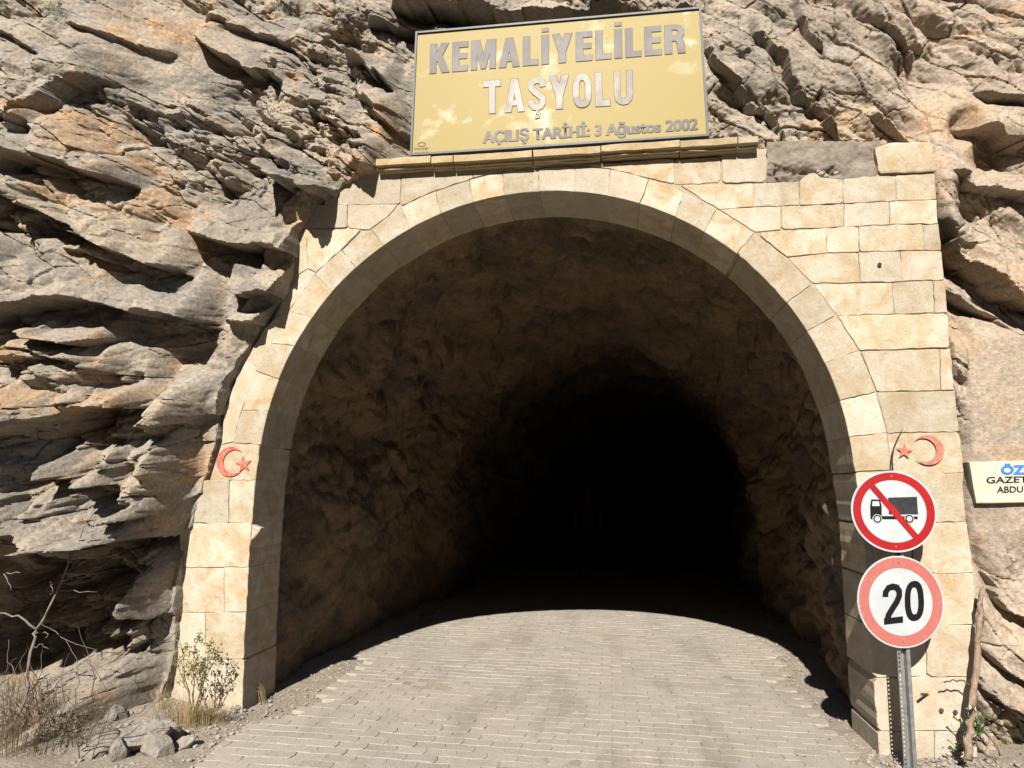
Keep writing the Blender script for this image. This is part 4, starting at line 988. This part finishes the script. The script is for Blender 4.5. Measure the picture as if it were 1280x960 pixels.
grass('dry_grass', ong(1092, 925), 40, .22, .12, 'sparse dry grass at the inner corner of the right pier', lean=(-.5, 0), group=gl)
grass('dry_grass', ong(1245, 945), 80, .12, .35, 'low dry grass at the foot of the right rock', group=gl)
for (a, b_, lab, n_, h_, sp_) in [(20,948,'brown dead brush at the foot of the bare shrub in the bottom left corner',420,.34,.75),(70,915,'brown dead brush behind the boulders below the dark overhang',360,.28,.7),(15,890,'brown dead brush against the dark rock at the left picture edge',300,.30,.7)]:
    q_ = G(a, b_, .05); grass('dead_brush', (q_[0], q_[1], zg(q_[0], q_[1])), n_, h_, sp_, lab, LITTER, group='dead brush in the corner')
for (a, b_, lab) in [(388,14,'yellow-green grass tuft in the rock crack at the top left'),(432,17,'dry grass tuft on the upper rock ledge left of the yellow board'),(62,10,'green grass tuft in the rock cleft in the upper left corner'),(75,22,'small grass tuft below the corner cleft at upper left')]:
    p_ = on_cliff(a, b_); grass('cliff_grass', tuple(p_+np.array([0, 0.0, -0.02])), 60, .10, .22, lab, LEAF, group='grass tufts on the cliff')
def leaf_card(mb, p, d, s, r):
    d = d.normalized(); a = d.cross(Vector((0.2, 0.9, 0.3)))
    a = a.normalized() if a.length > 1e-3 else Vector((1, 0, 0)); n_ = d.cross(a)*0.25*s
    mb.add([p, p+d*s*.5+a*s*.28+n_, p+d*s, p+d*s*.5-a*s*.28+n_, p+d*s*.5], [(0, 1, 4), (1, 2, 4), (2, 3, 4), (3, 0, 4)])
def shrub(name, root, tips, r0, nleaf, ls, lab, lm, spread, parent_lab=None):
    o = empty(name, tuple(root)); tag(o, lab, 'shrub'); r = random.Random(nleaf); st = MB(); lv = MB()
    for tp in tips:
        pts = wig([root, (Vector(root)+Vector(tp))*0.5+Vector((r.gauss(0, .02), r.gauss(0, .02), 0)), tp], 4, .006, r); L = len(pts); st.tube(pts, [r0*(1-.8*k/(L-1)) for k in range(L)], 5)
        for k in range(5):
            q = pts[min(L-1, int(L*(.66+.08*k)))]; e = q+Vector((r.gauss(0, spread), r.gauss(0, spread*.6), abs(r.gauss(.03, spread)))); st.tube([q, (q+e)*.5+Vector((0, 0, .01)), e], [.002, .0015, .001], 4)
            for _ in range(nleaf): 
                t = r.uniform(.3, 1.05); leaf_card(lv, q.lerp(e, t)+Vector((r.gauss(0, .012), r.gauss(0, .012), r.gauss(0, .012))), Vector((r.gauss(0, 1), r.gauss(0, 1), r.gauss(.4, .8))), ls*r.uniform(.6, 1.2), r)
    st.build('stem', TWIG, o, True); lv.build('foliage', lm, o); return o
rt = np.array(ong(243, 905)); yb = rt[1]
shrub('leafy_shrub', rt, [P(228,815,yb), P(245,805,yb-.05), P(262,808,yb), P(270,818,yb-.03), P(238,838,yb-.06), P(258,835,yb-.02), P(222,830,yb)], .006, 11, .026, 'small yellow-green leafed shrub growing in front of the left pier', LEAF, .055)
# bare vine trunk and green weeds right of the portal
vt = empty('vine_trunk', tuple(ong(1212, 948))); tag(vt, 'bare pale vine trunk leaning along the right edge of the portal', 'vine')
mb = MB(); pts = wig([P(a, b_, y) for a, b_, y in [(1210,950,-.25),(1213,915,-.20),(1216,880,-.17),(1221,840,-.14),(1222,800,-.12),(1225,765,-.11),(1229,735,-.10)]], 3, .004, rs); L = len(pts); mb.tube(pts, [.027-.012*k/(L-1) for k in range(L)], 9); mb.build('trunk', plain('pale_bark', (0.26, 0.19, 0.14), .9, 0, .35, 45, .1, .6), vt, True)
for px in [[(1219,862),(1205,852),(1190,850),(1180,853)],[(1216,890),(1222,905),(1240,925),(1250,945)],[(1222,800),(1228,785),(1230,770)],[(1217,925),(1228,940),(1245,952)]]:
    mb = MB(); mb.tube(wig([P(a, b_, -.13) for a, b_ in px], 3, .004, rs), .005, 5); mb.build('side_branch', TWIG, vt, True)
def weed(name, c, n, ls, lab, sp, up=.6):
    mb = MB(); r = random.Random(n); mb.v.append((0, 0, -0.01))
    for _ in range(n):
        p = Vector((r.gauss(0, sp), r.gauss(0, sp*.6), abs(r.gauss(0, sp*up)))); b0_ = len(mb.v); mb.f.append((0, b0_, b0_+4)); leaf_card(mb, p, Vector((r.gauss(0, 1), r.gauss(-.3, 1), r.gauss(.2, .6))), ls*r.uniform(.6, 1.2), r)
    o = mb.build(name, GREEN); o.location = tuple(c); tag(o, lab, 'weed'); return o
weed('green_weed', P(1221,915,-.17), 60, .026, 'green leafy weed growing around the vine trunk beside the right pier', .045, 1.2)
weed('green_weed', P(1200,938,-.10), 26, .028, 'small green weed left of the vine trunk at the right pier base', .035)
weed('green_weed', ong(1003,946), 34, .022, 'tiny green weed in the paving nearest the picture bottom', .03, .25)
weed('green_weed', ong(1033,924), 34, .02, 'tiny flat green weed on the gravel beside the right pier', .035, .2)
tw = MB(); tw.tube([P(a, b_, y) for a, b_, y in [(1116,592,-.05),(1115,575,-.05),(1117,560,-.045),(1122,548,-.03),(1128,537,-.02)]], [.006,.006,.005,.004,.002], 6)
tag(tw.build('dry_twig', plain('black_twig', (.04, .035, .03), .9), None, True), 'dark curved twig sticking up behind the no-lorries disc', 'twig')

# ------------------------------------------------------------------ person standing in the dark
def person():
    o = empty('person', (0, 0, 0)); base_ = G(735, 716); bx_, by_ = base_[0], base_[1]
    J_ = {'pel': (0,0,.93,.15,.11),'wai': (0,0,1.08,.135,.10),'che': (0,-.01,1.30,.165,.115),'nec': (0,0,1.45,.06,.06),'hd0': (0,-.015,1.53,.068,.08),'hd1': (0,-.015,1.64,.078,.095),'hd2': (0,0,1.71,.055,.06)}
    E_ = [('pel','wai'),('wai','che'),('che','nec'),('nec','hd0'),('hd0','hd1'),('hd1','hd2')]
    for s, t in ((-1,'l'),(1,'r')):
        J_.update({'hip'+t:(.10*s,0,.88,.095,.10),'kne'+t:(.125*s,-.01,.48,.06,.065),'ank'+t:(.145*s,.01,.09,.04,.045),'toe'+t:(.165*s,-.14,.035,.04,.03),
          'sho'+t:(.19*s,0,1.39,.06,.06),'elb'+t:(.255*s,.01,1.12,.043,.043),'wri'+t:(.25*s,-.06,.87,.028,.028),'han'+t:(.245*s,-.08,.79,.04,.022)})
        E_ += [('pel','hip'+t),('hip'+t,'kne'+t),('kne'+t,'ank'+t),('ank'+t,'toe'+t),('che','sho'+t),('sho'+t,'elb'+t),('elb'+t,'wri'+t),('wri'+t,'han'+t)]
    ks = list(J_); me = bpy.data.meshes.new('body'); me.from_pydata([J_[k][:3] for k in ks], [(ks.index(a), ks.index(b)) for a, b in E_], [])
    b = bpy.data.objects.new('body', me); COL.objects.link(b)
    md = b.modifiers.new('s', 'SKIN'); b.modifiers.new('d', 'SUBSURF').levels = 2
    for i, k in enumerate(ks): me.skin_vertices[0].data[i].radius = J_[k][3:5]; me.skin_vertices[0].data[i].use_root = (k == 'pel')
    dg = bpy.context.evaluated_depsgraph_get(); dg.update(); m2 = bpy.data.meshes.new_from_object(b.evaluated_get(dg)); bpy.data.objects.remove(b)
    mats = [plain('shaded_skin', (.06,.034,.024), .8), plain('dark_red_shirt', (.035,.008,.012), .9), plain('dark_trousers', (.010,.010,.012), .9), plain('shoes', (.03,.03,.03), .7)]  # skin and clothes darker than natural, the tunnel shade is in their colour
    m2.materials.clear(); [m2.materials.append(q) for q in mats]
    for p in m2.polygons:
        c = p.center; p.material_index = 3 if c.z < .11 else 2 if c.z < .92 and abs(c.x) < .21 else 1 if (c.z < 1.43 and not (abs(c.x) > .2 and c.z < 1.2)) else 0; p.use_smooth = True
    o.location = (bx_, by_, 0.0); bo = bpy.data.objects.new('body', m2); COL.objects.link(bo); bo.parent = o
    hb = bmesh.new(); bmesh.ops.create_uvsphere(hb, u_segments=16, v_segments=10, radius=1)
    bmesh.ops.delete(hb, geom=[v for v in hb.verts if v.co.z < -0.1 and v.co.y < 0.2 or v.co.z < -.6], context='VERTS')
    for v in hb.verts: v.co = Vector((v.co.x*.088, v.co.y*.105+.0, v.co.z*.10+1.665))
    hm = bpy.data.meshes.new('hair'); hb.to_mesh(hm); hb.free(); h = bpy.data.objects.new('hair', hm); hm.materials.append(plain('dark_hair', (.015,.012,.01), .7)); COL.objects.link(h); h.parent = o
    tag(o, 'person in a dark red top and dark trousers standing in the tunnel shade', 'person')
person()

# every pigment a little deeper (the picture is exposed for it)
for m_ in bpy.data.materials:
    if not m_.use_nodes: continue
    for b_ in [q for q in m_.node_tree.nodes if q.type == 'BSDF_PRINCIPLED']:
        so = b_.inputs['Base Color']
        if so.is_linked:
            src = so.links[0].from_socket; mx = m_.node_tree.nodes.new('ShaderNodeMix'); mx.data_type = 'RGBA'; mx.blend_type = 'MULTIPLY'; mx.inputs[0].default_value = 1.0
            mx.inputs[7].default_value = (0.80, 0.80, 0.80, 1); m_.node_tree.links.new(src, mx.inputs[6]); m_.node_tree.links.new(mx.outputs[2], so)
